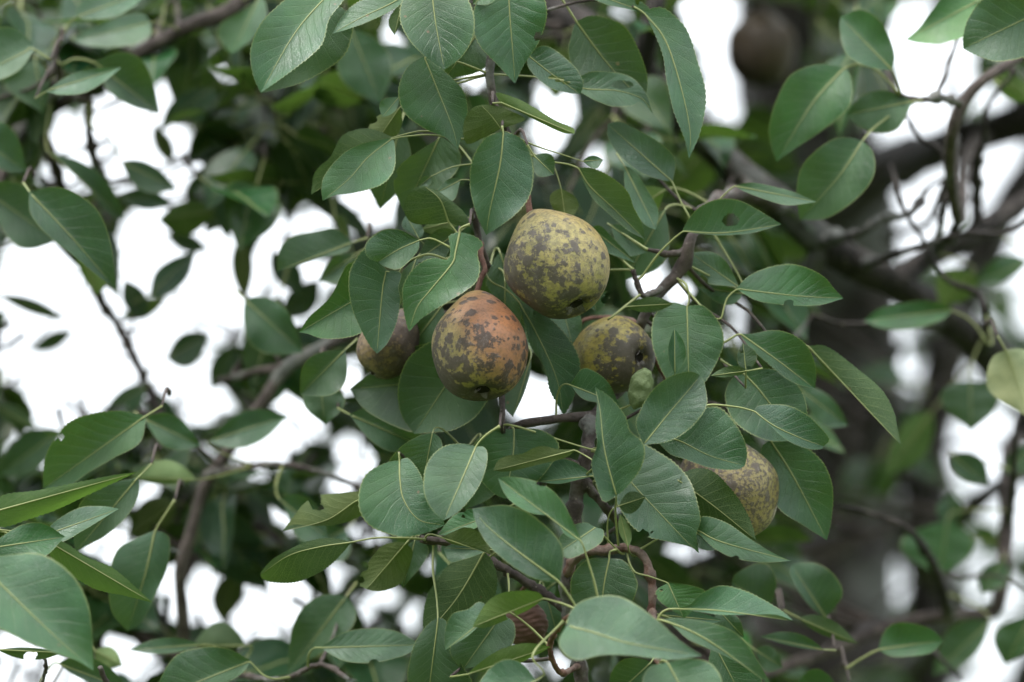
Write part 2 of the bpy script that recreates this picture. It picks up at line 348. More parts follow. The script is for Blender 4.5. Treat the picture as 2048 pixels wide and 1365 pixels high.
# trunk, with a root flare, rising through the view on the right
tb = [TR0+(0.05, 0.05, -0.05), TR0+(0.02, 0.02, 0.35), TR0+(0.0, 0.0, 1.0), W(1640, 1365, 1.8), W(1645, 1000, 1.82), W(1640, 640, 1.8), W(1610, 250, 1.78), W(1600, -150, 1.75), W(1560, -700, 1.7)]
Q = spline(tb, 60); R = np.interp(np.linspace(0, 1, 61), [0, .08, .25, .5, .8, 1], [0.22, 0.16, 0.138, 0.128, 0.108, 0.075])
V, F = tube(Q, R, 20, 0.10, 1)
trunk = link('trunk', new_mesh('trunk', V-Q[0], F, [BARK]), tree, Q[0]); BR.append((trunk, Q, R))
LIMBS = [
 ('limb', [(1790,1900,1.75),(2090,1330,1.3),(2130,980,.8),(2050,795,.5),(1975,700,.42),(1900,640,.38),(1800,572,.34),(1720,532,.32),(1640,482,.3),(1560,412,.29),(1480,350,.28),(1400,270,.28),(1290,170,.28),(1180,62,.3),(1095,8,.34),(980,-90,.4),(800,-220,.45)], 56, 26, BARK),
 ('limb', [(1790,566,0.331),(1850,520,0.348),(1950,468,0.36),(2060,395,0.383),(2250,260,0.406)], 24, 17, BARK),
 ('limb', [(1640,420,1.8),(1760,345,1.3),(1900,290,.95),(2060,235,.85),(2300,120,.8)], 62, 32, BARK),
 ('branch', [(1965,280,.9),(1930,330,.5),(1920,440,.3),(1905,380,.22),(1900,320,.2),(1905,260,.18),(1930,200,.18),(1980,150,.18),(2060,105,.2)], 19, 11, BARKM),
 ('branch', [(1925,208,.18),(1890,198,.17),(1830,200,.15),(1800,190,.14)], 9, 5, BARKM),
 ('branch', [(1345,200,0.291),(1292,150,0.273),(1295,80,0.26),(1312,0,0.26),(1330,-120,0.279)], 26, 16, BARK),
 ('limb', [(1560,-500,1.7),(1350,-620,1.2),(1100,-560,.7),(1000,-300,.3),(970,-120,.06),(978,-30,.03),(986,90,.03),(976,180,.03),(1000,232,.025),(1014,275,.03),(985,360,.05),(948,420,.055),(955,470,.055),(985,560,.075),(998,650,.075),(1003,760,.05),(1006,850,.02),(1005,866,.015)], 30, 5.5, BARKM),
 ('limb', [(1100,-560,.72),(800,-360,.5),(600,-120,.3),(500,-15,.25),(440,32,.24),(380,52,.24),(290,100,.24),(200,160,.24),(110,215,.25),(50,258,.28),(-80,320,.35)], 24, 12, BARKM),
 ('branch', [(150,195,.24),(178,205,.24),(176,240,.25),(184,300,.26),(200,345,.27),(222,395,.28)], 8, 9, BARKM),
 ('branch', [(80,245,.26),(110,330,.3),(150,470,.32),(195,590,.32),(232,645,.32),(268,715,.31),(292,765,.31),(330,850,.3)], 11, 9, BARKM),
 ('branch', [(1180,62,.3),(1030,-20,.42),(1000,150,.5),(960,420,.42),(860,590,.34),(760,650,.27),(690,672,.23),(640,697,.22),(572,736,.22),(540,782,.22),(500,842,.22),(452,908,.22),(410,972,.22),(380,1070,.22),(360,1150,.22),(368,1270,.23),(358,1400,.25)], 17, 12, BARKM),
 ('branch', [(572,736,.22),(520,742,.23),(480,752,.24),(435,762,.26)], 10, 5, BARKM),
 ('branch', [(410,950,.22),(470,938,.21),(560,930,.2),(640,945,.2),(720,975,.2)], 8, 5, BARKM),
 ('branch', [(365,1160,.23),(385,1130,.25),(400,1080,.28)], 6, 4, BARKM),
 ('branch', [(358,1310,.24),(300,1290,.26),(240,1240,.3),(180,1180,.36)], 11, 7, BARKM),
 ('branch', [(1560,412,.29),(1490,385,.2),(1420,415,.12),(1386,470,.06),(1362,536,.06),(1318,590,.06),(1285,640,.06),(1262,730,.085),(1215,808,.07),(1175,832,.04),(1105,838,.03),(1040,850,.03),(1000,880,.04),(930,905,.06)], 15, 9, BARKM),
 ('branch', [(1178,832,.04),(1180,865,.025),(1168,925,.02),(1164,960,.02),(1151,1004,.02),(1152,1045,.02),(1142,1110,.02),(1131,1146,.01),(1140,1230,.02),(1158,1320,.02),(1165,1420,.02)], 14, 13, BARKM),
 ('branch', [(1168,960,.02),(1185,985,.02),(1215,1020,.025),(1240,1050,.05)], 10, 7, BARKM),
 ('branch', [(1160,930,.02),(1130,925,.02),(1100,950,.02),(1070,985,.03)], 9, 7, BARKM),
 ('branch', [(1133,1150,.01),(1148,1120,.0),(1175,1104,-.005),(1215,1100,-.008),(1255,1097,-.01),(1282,1108,-.01),(1299,1142,-.012),(1305,1180,-.014),(1303,1226,-.016)], 11, 7.5, SHOOT),
 ('branch', [(1140,1225,.02),(1060,1170,.03),(960,1110,.02),(900,1085,.01),(868,1082,.005),(842,1078,.005)], 10, 8, BARKM),
 ('branch', [(1330,575,.06),(1300,588,.055),(1286,590,.05),(1275,566,.05),(1266,540,.05)], 7, 4.5, BARKM),
 ('branch', [(1372,505,.06),(1335,508,.055),(1296,500,.05)], 8, 4, BARKM),
 ('limb', [(1640,1900,1.8),(1500,1400,1.5),(1380,1180,1.2),(1420,1128,1.1),(1480,1118,1.05),(1560,1106,1.1),(1680,1060,1.3),(1760,990,1.5),(1850,860,1.6)], 34, 22, BARK),
 ('limb', [(1700,2000,1.8),(1850,1400,1.85),(1850,1000,1.9),(1880,760,1.9),(1960,520,1.9),(2080,300,1.9)], 62, 34, BARK),
 ('limb', [(1660,1150,1.8),(1570,920,1.7),(1530,700,1.65),(1490,480,1.6)], 46, 26, BARK),
 ('branch', [(2070,850,.85),(2022,900,.45),(2014,1050,.36),(2000,1190,.34),(1984,1226,.34),(1900,1232,.33),(1800,1248,.32),(1700,1285,.3),(1600,1322,.28),(1480,1370,.26)], 22, 12, BARKM),
 ('branch', [(1690,1100,1.5),(1715,1000,1.2),(1740,900,1.1),(1765,790,1.0),(1800,690,.95)], 14, 9, BARK),
 ('branch', [(1650,200,1.6),(1632,130,1.3),(1622,60,1.15),(1612,-60,1.0)], 14, 9, BARK),
 ('branch', [(1650,480,0.3),(1630,520,0.3),(1610,560,0.312),(1590,640,0.36)], 22, 12, BARK),
 ('branch', [(1905,330,.24),(1880,400,.35),(1850,450,.5),(1780,470,.8)], 9, 6, BARKM),
 ('branch', [(100,215,.25),(118,150,.2),(112,105,.17),(125,60,.16)], 7, 4, BARKM),
 ('branch', [(1640,1500,1.8),(1900,1250,1.2),(1850,1120,.9),(1960,1000,.8),(2080,930,.85)], 30, 18, BARK),
 ('branch', [(800,-360,.5),(640,-140,.2),(560,-90,.06),(660,-60,.02),(840,-70,.01),(972,-90,.05)], 10, 8, BARKM),
 ('branch', [(50,258,.28),(-60,500,.2),(-90,800,.06),(-90,1030,0.0),(-70,1100,-.06),(-40,1300,-.02)], 10, 7, BARKM),
 ('branch', [(1160,1330,.02),(1120,1345,-.02),(1100,1290,-.05),(1130,1240,-.08),(1156,1222,-.09)], 6, 4, SHOOT),
 ('branch', [(1303,1222,-.016),(1312,1260,-.05),(1318,1330,-.08),(1310,1400,-.08)], 7, 5, SHOOT),
 ('branch', [(360,1340,.24),(480,1350,.15),(560,1360,.1),(640,1330,.1),(700,1360,.08)], 7, 5, BARKM),
 ('branch', [(60,1420,.1),(85,1365,.05),(92,1325,.03),(80,1310,.03)], 5, 3, BARKM),
 ('branch', [(250,1420,.1),(222,1385,.0),(200,1335,-.02)], 7, 5, BARKM),
]
LIMBS += [('limb', pts, 40, 14, BARK) for pts in (      # limbs of the crown above the view
 [(1560,-690,1.7),(1100,-900,1.4),(500,-1000,1.2),(-200,-1000,1.1),(-900,-1250,1.0)], [(1570,-650,1.7),(2000,-900,1.6),(2600,-1000,1.6),(3200,-1300,1.5)],
 [(1560,-690,1.7),(1350,-1200,1.7),(900,-1650,1.7),(500,-2200,1.8)], [(1560,-690,1.7),(1800,-1300,1.9),(2100,-1800,2.1),(2500,-2300,2.2)],
 [(1560,-690,1.7),(1550,-1200,1.2),(1350,-1600,.8),(1100,-2000,.5)], [(800,-950,1.3),(600,-600,.8),(200,-500,.6),(-300,-420,.5)],
 [(2100,-930,1.6),(2300,-600,1.0),(2450,-350,.7),(2700,-100,.6)], [(1500,-600,1.65),(1400,-450,1.1),(1500,-330,.7),(1800,-300,.5)], [(1560,-690,1.7),(1900,-1000,2.3),(2100,-1100,2.9)], [(1560,-690,1.7),(900,-1100,2.2),(300,-1300,2.7)])]
rt = np.random.default_rng(21)                 # crooked side branches inside the crown on the right
STARTS = [(1640,482,.3), (1720,532,.32), (1800,572,.34), (1900,640,.38), (1950,468,.36), (1850,520,.35), (1645,1000,1.82), (1640,640,1.8), (1850,1000,1.9), (1880,760,1.9), (1560,1106,1.1), (1680,1060,1.3), (1900,1232,.33), (1700,1285,.3), (2014,1050,.36), (1900,290,.95), (1975,700,.42), (1630,800,1.8), (1855,1150,1.88), (1760,990,1.5)]
for x, y, d in STARTS:
    a = rt.uniform(-2.6, -.5); pts = [(x, y, d)]; r = rt.uniform(7, 14)
    for q in range(int(rt.integers(4, 7))):
        a += rt.normal(0, .45); st = rt.uniform(50, 95); x += math.cos(a)*st; y += math.sin(a)*st; d = max(.24, d + rt.normal(-.05, .07)); pts.append((x, y, d))
    LIMBS.append(('branch', pts, r, 3.5, BARK))
for l in LIMBS: limb(l[0], l[1], l[2], l[3], l[4], sides=16 if l[2] > 25 else 10)

# ------------------------------------------------------------------ leaves
PR_T = np.array([0, .03, .08, .15, .25, .36, .46, .58, .70, .80, .88, .94, .975, 1.0])
PR_W = np.array([.03, .27, .50, .73, .92, 1., .985, .89, .70, .47, .27, .12, .05, 0.0])
TINT = {'n': (1, 1, 1), 'p': (1.6, 1.45, 1.6), 'b': (.82, .98, 1.08), 'd': (.72, .78, .74), 'o': (1.45, 1.15, .95), 'y': (1.5, 1.45, .85), 'k': (3.0, 2.5, 2.3), 'K': (5.4, 3.5, 4.6), 'g': (1.0, 1.15, .9)}  # 'p' paints sky-lit paleness into the leaf colour, 'd' paints in shade
LEAVES = []      # (screen size, object-builder data)
def blade(B, T, E1, E2, M=(), d=0.0, tilt=0.3, side='U', fold=0.25, yaw=0.0, curl=0.0, holes=(), nu=40, nv=7, teeth=0.7, lseed=0):
    """surface through a midrib and two margins read off the photograph; depth from tilt, fold and curl"""
    r_ = np.random.default_rng(lseed)
    und = r_.uniform(.06, .30); twist = r_.normal(0, .45)
    mid = spline([B, *M, T], nu); t = np.linspace(0, 1, nu+1)
    tan = np.gradient(mid, axis=0); tan /= np.linalg.norm(tan, axis=1)[:, None]+1e-9
    nrm = np.stack((-tan[:, 1], tan[:, 0]), 1)
    Bv, Tv = np.array(B, float), np.array(T, float); ax = Tv-Bv; L = np.linalg.norm(ax); ax = ax/L
    edges = []
    for E in (E1, E2):
        if isinstance(E, tuple):
            rel = np.array(E, float)-Bv
            te = min(.75, max(.2, float(rel@ax)/L)); i = int(round(te*nu))
            wd = float((np.array(E, float)-mid[i])@nrm[i])
            pw = np.interp(t**(math.log(.40)/math.log(te)), PR_T, PR_W)
            edges.append(mid + nrm*(wd*pw)[:, None])
        else:
            edges.append(spline([B, *E, T], nu))
    Lreal = np.sum(np.linalg.norm(np.diff(mid, axis=0), axis=1))
    c = mid.mean(0); sg = 1.0 if side == 'U' else -1.0
    ph = r_.uniform(0, 6.28, 6); rows = []; uv = []
    ss = np.linspace(0, 1, nv+1)
    for k, E in ((0, edges[0]), (1, edges[1])):
        wv = E-mid; wl = np.linalg.norm(wv, axis=1)
        out = wv/(wl[:, None]+1e-6)
        tooth = teeth*np.where(np.arange(nu+1) % 2 == 0, 1.0, -0.6)*r_.uniform(.6, 1.3, nu+1)*np.clip(wl/12, 0, 1)
        for s in (ss[1:] if k == 0 else ss[1:]):
            P = mid + wv*s + (out*tooth[:, None] if s == 1 else 0)
            z = -tilt*(P[:, 1]-c[1]) + yaw*(P[:, 0]-c[0])
            z = z - sg*fold*wl*(s**1.3) + sg*curl*Lreal*(t-.35)**2
            z = z + s*s*wl*und*np.sin(t*6+ph[k]) + s*wl*.035*np.sin(t*17+ph[2+k])
            q = t*10.5 + k*.43 - s*(3.1-.9*s)
            z = z - sg*.016*wl*np.abs(np.sin(q*math.pi))*min(1, 4*s*(1.05-s)+.1)
            z = z + twist*(1 if k else -1)*s*wl*(t-.4)
            rows.append((k, s, P, z))
    z0 = -tilt*(mid[:, 1]-c[1]) + yaw*(mid[:, 0]-c[0]) + sg*curl*Lreal*(t-.35)**2
    order = [r for r in rows if r[0] == 0][::-1] + [(0, 0.0, mid, z0)] + [r for r in rows if r[0] == 1]
    nc = len(order); V = np.empty((nu+1, nc, 3)); UV = np.empty((nu+1, nc, 2)); SP = np.empty((nu+1, nc, 2))
    for j, (k, s, P, z) in enumerate(order):
        V[:, j] = Wn(P, D0 + dm(d) + z*S*D0); SP[:, j] = P
        UV[:, j, 0] = 0.5 + (-0.5 if k == 0 else 0.5)*s; UV[:, j, 1] = t
    F = []
    hl = [(h[0], h[1], h[2], h[3] if len(h) > 3 else h[2]) for h in holes]
    for i in range(nu):
        for j in range(nc-1):
            if hl:
                q = (SP[i, j]+SP[i+1, j]+SP[i+1, j+1]+SP[i, j+1])/4
                if any(((q[0]-h[0])/h[2])**2 + ((q[1]-h[1])/h[3])**2 < 1 for h in hl): continue
            F.append((i*nc+j, i*nc+j+1, (i+1)*nc+j+1, (i+1)*nc+j))
    Vf = V.reshape(-1, 3)
    a = Vf[[f[0] for f in F]]; b = Vf[[f[1] for f in F]]; e = Vf[[f[3] for f in F]]
    n = np.cross(b-a, e-a).sum(0)
    face_cam = np.dot(n, VIEW) < 0
    if face_cam != (side == 'U'): F = [f[::-1] for f in F]
    midw = V[:, nv]; return Vf, F, UV.reshape(-1, 2), midw, Lreal
def add_stalk(V, F, UV, mid, pet, side, k, rmax=2.5):
    """leaf stalk running on as the midrib"""
    up = mid[::-1][::3][::-1]
    lift = -VIEW*0.00012
    path = np.vstack((pet, mid[1:-2:2]+lift)) if pet is not None else mid[:-2:2]+lift
    n = len(path); npet = len(pet) if pet is not None else 0
    R = np.empty(n); R[:npet] = rmax; R[npet:] = rmax*.72*(1-np.linspace(0, 1, n-npet))**.8 + .3
    if npet > 2: R[0] *= 1.7; R[1] *= 1.25
    R *= k
    P = spline(path, n+6) if n > 3 else path
    R = np.interp(np.linspace(0, 1, len(P)), np.linspace(0, 1, n), R)
    v, f = tube(P, R, 6, 0.03, 5)
    o = len(V); V2 = np.vstack((V, v)); UV2 = np.vstack((UV, np.tile((0.5, 0.5), (len(v), 1))))
    mi = [0]*len(F) + [1]*len(f)
    return V2, F + [tuple(i+o for i in q) for q in f], UV2, mi
LN = [0]
BRP = None
def nearest(p):
    best = None
    for o, Q, R in BR:
        dd = np.linalg.norm(Q-p, axis=1)-R; i = int(np.argmin(dd))
        if best is None or dd[i] < best[0]: best = (dd[i], o, Q[i], i)
    return best
def leaf(d, tilt, side, B, T, E1, E2, M=(), P=None, c='n', holes=(), fold=0.25, yaw=None, curl=0.12, dp=None, res=1):
    LN[0] += 1; sd_ = LN[0]
    r_ = np.random.default_rng(sd_*13+1)
    if yaw is None: yaw = r_.uniform(-.18, .18)
    if not holes and abs(d) < .1 and r_.random() < .2 and c != 'k':
        e_ = E1 if r_.random() < .5 else E2
        e_ = e_ if isinstance(e_, tuple) else e_[len(e_)//2]
        holes = [(e_[0]+r_.uniform(-6, 6), e_[1]+r_.uniform(-6, 6), r_.uniform(5, 13), r_.uniform(5, 11)), (e_[0]+r_.uniform(-14, 14), e_[1]+r_.uniform(-14, 14), r_.uniform(3, 8))]
    nu, nv = ((64, 7) if abs(d) < .085 else (30, 5)) if not holes else (72, 16)
    curl = curl*r_.uniform(.2, 2.6)
    if c == 'p': tilt += .2
    fold = fold*r_.uniform(.6, 2.0)
    if res == 0: nu, nv = 22, 4
    V, F, UV, mid, L = blade(B, T, E1, E2, M, d, tilt, side, fold, yaw, curl, holes, nu, nv, 1.25 if abs(d) < .085 else 0.3, sd_)
    b3 = mid[0]; dirb = mid[1]-mid[4]; dirb /= np.linalg.norm(dirb)
    bd = proj(b3)[2]
    k = S*D0
    if dp is not None: dp = dm(dp)
    if P:                          # leaf stalk read off the photograph
        dpv = bd if dp is None else dp
        pts = [Wn(np.array([q], float), np.array([D0 + bd + (dpv-bd)*(i+1)/len(P)]))[0] for i, q in enumerate(P)][::-1]
    else:
        e = b3 + dirb*0.012 + VIEW*0.02; pts = [e]
    end = pts[0]; nb = nearest(end)
    if nb[0] < (0.05 if P else 0.07): pts = [nb[2]] + pts
    else: TWIGS.append((end, nb, sd_))
    pet = np.vstack((pts, b3[None]))
    if len(pet) == 3:
        tt = np.linspace(0, 1, 9)[:, None]; pet = pet[0]*(1-tt)**2 + 2*pet[1]*tt*(1-tt) + pet[2]*tt*tt
    elif len(pet) > 3: pet = spline(pet, 3*len(pts))
    V, F, UV, mi = add_stalk(V, F, UV, mid, pet[:-1], side, k, 2.4)
    me = new_mesh('leaf', V-b3, F, [LEAF, PET], UV, mi)
    o = link('leaf', me, nb[1], b3); tn = TINT[c]; o.color = (*tn, .42 if side == 'D' and c in 'gy' else .04 if c in 'kK' else .16)
    return o
TWIGS = []
# ---- leaves of the fruiting branch, read off the photograph (pixels), depth in metres from the focus distance
lf = leaf
# top
lf(-.035,.45,'U',(675,-30),(521,186),[(610,-25),(560,8),(520,50),(501,100),(506,150)],[(690,-5),(659,38),(646,85),(622,112),(570,152)],M=[(593,62)],c='p')
lf(.015,.0,'U',(668,5),(522,187),[(704,35),(702,80),(680,120),(605,165)],(560,60),c='d')
lf(-.02,.5,'U',(830,-30),(664,68),(720,2),[(800,10),(745,40),(700,57)],M=[(790,3),(722,36)],c='p')
lf(-.02,.35,'U',(860,-55),(889,140),[(815,-20),(799,30),(815,75),(855,118)],[(915,-30),(945,20),(947,69),(925,112)],M=[(869,30),(880,95)],c='g')
lf(.0,.3,'U',(848,113),(916,299),[(815,135),(797,178),(808,225),(850,258),(890,275)],[(880,135),(925,180),(935,222),(925,265)],M=[(875,180),(905,255)],c='g',P=[(862,100)])
lf(.0,.22,'U',(1017,-55),(1030,168),[(970,-30),(946,30),(955,85),(1000,135)],[(1075,-25),(1094,22),(1080,80),(1048,130)],M=[(1019,20),(1026,110)],c='b')
lf(.03,.3,'U',(1052,108),(1161,189),[(1085,92),(1112,102),(1150,135),(1166,165)],[(1060,140),(1095,173),(1130,185)],c='b',holes=[(1106,155,10,4),(1119,160,9,5),(1132,166,8,3)],M=[(1100,146)])
lf(.07,.0,'U',(1152,42),(1287,205),[(1190,32),(1245,50),(1275,95),(1294,150),(1293,185)],[(1143,70),(1137,110),(1160,160),(1220,190)],M=[(1190,95),(1226,140)],P=[(1137,18),(1118,-10)],c='d')
lf(.045,.55,'U',(1140,165),(1306,228),[(1180,145),(1225,145),(1262,155),(1290,185)],[(1170,190),(1220,212),(1262,212),(1280,205)],M=[(1170,178),(1235,182),(1284,198)],holes=[(1245,170,22,9)],c='g')
lf(.02,.15,'U',(1284,22),(1378,318),[(1320,15),(1345,28),(1375,62),(1396,125),(1412,190),(1402,260)],[(1300,48),(1325,108),(1333,160),(1348,225),(1368,275)],M=[(1330,80),(1362,175),(1380,262)],c='p',P=[(1268,14)])
lf(.04,.4,'U',(1150,-25),(1315,33),[(1220,-30),(1280,2)],[(1200,5),(1260,20)],c='g')
lf(-.025,-.35,'D',(1002,258),(962,210),[(966,277),(932,287),(928,245),(945,217)],[(1020,252),(1050,238),(1010,218),(985,211)],M=[(985,235)],c='o',curl=-.1,P=[(1004,266)])
lf(-.02,-.3,'D',(1000,205),(1149,268),[(993,186),(1030,196),(1064,213),(1110,241),(1146,257)],[(1010,212),(1043,226),(1074,242),(1123,265)],c='y',P=[(985,207)])
lf(-.045,.05,'U',(1007,262),(972,471),[(970,278),(945,320),(940,372),(952,425)],[(1045,280),(1065,325),(1062,385),(1030,430)],M=[(1000,330),(980,420)],c='b',P=[(1004,252)],fold=.35)
lf(-.03,.25,'U',(1068,312),(1108,350),(1104,312),(1073,350),c='n',P=[(1055,290)])
# left of the branch
lf(.01,-.2,'D',(785,275),(622,390),[(755,262),(724,258),(685,272),(660,315),(630,345)],(700,340),c='d',P=[(845,262),(905,262)])
lf(-.015,.35,'U',(785,277),(645,402),[(767,279),(718,290),(680,313),(650,350),(643,375)],[(790,295),(788,340),(762,370),(712,385),(670,391)],M=[(736,315),(698,358)],c='p',P=[(825,272),(865,270),(930,278)],fold=.3)
lf(.07,-.1,'U',(880,272),(808,425),(792,345),(918,335),c='d')
lf(.10,-.1,'U',(800,250),(760,420),(735,330),(820,340),c='d')
lf(-.02,-.35,'D',(897,444),(848,372),[(862,449),(825,446),(809,425),(811,400),(828,378)],[(918,452),(937,447),(928,425),(900,400),(872,381)],M=[(880,400)],c='d',curl=-.05,P=[(906,455),(916,470)])
lf(-.03,.2,'U',(839,481),(756,524),[(820,470),(798,460),(765,461),(735,483),(731,506),(742,520)],[(836,500),(816,525),(795,539),(768,533)],M=[(798,499)],c='n',P=[(865,478),(905,498),(925,505)])
lf(-.012,.15,'U',(773,540),(754,708),[(735,497),(706,527),(697,561),(702,610),(721,658),(740,692)],[(802,547),(797,575),(801,600),(793,645),(775,686)],M=[(765,580),(757,670)],c='b',P=[(795,548),(813,525),(857,509),(898,520),(940,520)],fold=.2)
lf(-.035,.25,'U',(920,464),(818,664),[(898,472),(900,492),(896,519),(862,517),(830,535),(807,570),(806,610),(811,640)],[(949,473),(966,489),(955,505),(960,537),(953,563),(930,583),(883,612),(845,636)],M=[(911,504),(904,528),(862,579),(834,615)],c='g',P=[(915,455),(940,450)],fold=.15)
lf(.02,.15,'U',(765,575),(598,665),[(745,525),(700,526),(683,550),(667,584),(649,607),(618,635)],[(755,640),(721,667),(683,677),(644,677),(615,668)],M=[(700,606)],c='g',fold=.5)
lf(.085,-.05,'U',(905,760),(700,778),[(885,690),(844,689),(800,707),(760,735),(730,754)],[(890,855),(826,865),(759,838),(722,812)],M=[(795,770)],c='d')
lf(.05,.0,'U',(945,695),(828,868),[(905,672),(862,683),(816,718),(796,775),(803,830)],[(992,755),(974,803),(947,838),(905,861),(860,865)],M=[(891,772)],c='n',fold=.12)
lf(.075,-.1,'U',(884,612),(790,735),(796,665),(880,700),c='d',P=[(893,600)])
lf(.03,.1,'U',(1035,600),(1127,832),[(1050,650),(1060,690),(1090,738),(1099,780),(1118,815)],[(1080,622),(1127,664),(1155,708),(1160,745),(1150,790),(1137,815)],M=[(1072,665),(1112,754)],c='b',P=[(1010,578),(975,555)],fold=.2)
lf(.07,.0,'U',(1000,505),(1050,655),(976,590),(1040,560),c='d')
lf(.05,.0,'U',(1010,560),(1010,690),(990,620),(1045,620),c='d')
lf(.055,.3,'U',(1062,715),(1026,834),(1002,790),(1054,770),c='p')
lf(.06,.35,'U',(1118,590),(1145,690),(1096,640),(1163,640),c='p')
lf(.0,.1,'U',(1140,770),(1237,808),[(1165,738),(1194,746),(1219,769)],[(1165,797),(1200,806)],c='n')
# below the pears
lf(-.045,.1,'U',(1233,992),(1190,774),[(1207,1003),(1190,962),(1183,927),(1194,890),(1191,850),(1194,805)],[(1252,976),(1280,940),(1290,905),(1283,882),(1260,862),(1250,831),(1222,797)],M=[(1215,927),(1206,880),(1200,820)],c='n',P=[(1231,1029),(1237,1094)],dp=-.01,fold=.3)
lf(-.05,.2,'U',(1287,890),(1400,752),[(1272,850),(1281,820),(1300,787),(1325,763),(1352,749),(1383,744)],[(1340,882),(1385,852),(1413,812),(1409,768)],M=[(1335,830),(1375,783)],c='n',fold=.2)
lf(-.045,.25,'U',(1310,878),(1490,932),[(1360,850),(1400,820),(1435,814),(1462,836),(1485,872),(1494,905)],[(1340,908),(1368,918),(1420,936),(1470,940)],M=[(1353,880),(1420,912)],c='n',fold=.15)
lf(.03,.25,'U',(1374,612),(1378,792),[(1340,606),(1310,630),(1303,672),(1312,715),(1335,760)],[(1408,613),(1438,645),(1448,680),(1438,715),(1410,765)],c='g',P=[(1378,600),(1372,570)],fold=.12)
lf(-.0,.1,'U',(1350,748),(1349,656),(1336,705),(1372,705),c='n',fold=.5)
lf(-.01,.35,'U',(1507,822),(1648,893),[(1522,811),(1573,811),(1612,829),(1636,850),(1658,878)],[(1535,847),(1573,880),(1612,897),(1640,899)],M=[(1548,852),(1600,876)],c='b',P=[(1470,814),(1414,811),(1380,830)])
lf(.04,.15,'U',(1488,748),(1596,882),[(1516,738),(1562,743),(1598,773),(1613,810),(1612,845)],[(1462,760),(1450,796),(1470,845),(1530,880)],M=[(1523,786)],c='n',P=[(1470,738),(1440,720)])
lf(.035,.2,'U',(1478,667),(1630,778),[(1503,668),(1549,661),(1588,671),(1617,697),(1632,738)],[(1500,695),(1532,724),(1582,763)],M=[(1493,677),(1559,724)],c='n',P=[(1450,685),(1420,700)])
lf(.05,-.05,'D',(1615,692),(1802,890),[(1654,694),(1714,737),(1763,780),(1787,822),(1795,860)],[(1630,712),(1648,735),(1697,780),(1747,834),(1780,868)],c='d',P=[(1600,690),(1560,700)])
lf(.035,.4,'U',(1472,578),(1687,597),[(1500,551),(1549,532),(1598,531),(1645,552),(1670,580)],[(1516,602),(1582,611),(1641,610)],M=[(1592,592)],c='g',P=[(1452,600),(1432,640)])
lf(.03,.35,'U',(1364,463),(1563,449),[(1379,436),(1400,414),(1436,399),(1477,401),(1515,420)],[(1400,468),(1450,471),(1510,465)],M=[(1450,466)],holes=[(1461,441,17,13)],c='n',P=[(1320,505),(1282,556)],dp=.05)
lf(.07,.6,'U',(1468,372),(1633,404),[(1500,366),(1539,372),(1591,386)],[(1498,387),(1563,409),(1600,409)],c='g',P=[(1440,395)])
lf(.13,.3,'U',(1690,135),(1553,324),[(1643,128),(1584,148),(1553,200),(1538,255),(1543,295)],[(1703,158),(1702,205),(1677,236),(1625,275),(1574,308)],M=[(1625,207)],c='g',P=[(1715,130),(1755,142),(1798,188)],dp=.14)
lf(.13,.3,'U',(1786,142),(1681,34),[(1736,134),(1694,110),(1680,65)],[(1788,103),(1763,45),(1722,20)],c='g',P=[(1795,165),(1802,190)],dp=.14)
lf(.14,.3,'U',(1826,203),(1692,230),[(1800,190),(1763,181),(1722,193)],[(1798,255),(1756,266),(1715,251)],c='g')
lf(.12,.15,'U',(1725,282),(1600,440),[(1690,275),(1653,286),(1605,331),(1593,390)],[(1746,305),(1748,351),(1715,396),(1655,436)],M=[(1680,350)],c='n',P=[(1746,258),(1790,225),(1830,205)],dp=.15)
lf(.06,.05,'U',(2110,10),(1926,98),[(2040,-40),(1970,-5),(1938,35),(1927,70)],[(2070,100),(2004,123),(1960,114)],M=[(2000,62)],c='b')
lf(.12,.3,'U',(1960,0),(1811,80),[(1900,-15),(1866,18),(1839,55)],[(1950,60),(1890,86),(1845,87)],c='k')
# left background, medium blur
lf(.13,.35,'U',(68,95),(-60,160),(-5,58),(20,152),c='p',P=[(101,120)])
lf(.17,.4,'U',(152,35),(300,-20),(190,-12),(235,32),c='p')
lf(.2,.4,'U',(300,45),(148,82),[(286,28),(246,31),(200,49),(165,65)],[(300,72),(265,90),(215,95),(175,92)],c='p')
lf(.17,.0,'U',(188,124),(320,228),[(240,104),(280,117),(305,160)],[(215,180),(262,212)],c='d',P=[(150,118),(120,130)])
lf(.12,.4,'U',(92,183),(243,135),[(135,153),(185,138)],[(123,190),(169,186),(209,163)],c='p')
lf(.2,.1,'U',(70,118),(86,228),(4,160),(98,165),c='n')
lf(.16,.1,'U',(-60,265),(55,344),(15,250),(-5,335),c='b')
lf(.22,.1,'U',(98,305),(250,440),[(154,320),(205,352),(238,400)],[(138,340),(185,388),(215,425)],c='n')
lf(.22,.0,'U',(243,325),(353,378),(300,328),(285,382),c='d',P=[(215,272),(182,252)])
lf(.1,.15,'U',(58,384),(231,577),[(110,374),(155,388),(198,425),(222,490)],[(62,430),(100,475),(145,510),(195,552)],M=[(138,469)],c='b')
lf(.16,.0,'U',(-40,375),(115,482),(60,378),(30,490),c='d')
lf(.18,-.2,'D',(150,470),(195,592),(222,535),(160,540),c='y')
lf(.28,.3,'U',(298,592),(392,502),[(310,545),(345,518)],[(335,592),(375,556)],c='b',P=[(265,605)])
lf(.32,.2,'U',(333,716),(421,668),(365,668),(385,732),c='d',P=[(300,735)])
lf(.18,.1,'U',(490,600),(607,706),(565,612),(508,695),c='n')
lf(.28,-.2,'D',(447,420),(316,440),(372,402),(372,472),c='y')
lf(.28,.0,'U',(470,310),(452,478),(425,400),(495,390),c='d')
lf(.3,.0,'U',(525,330),(505,505),(470,425),(548,410),c='d')
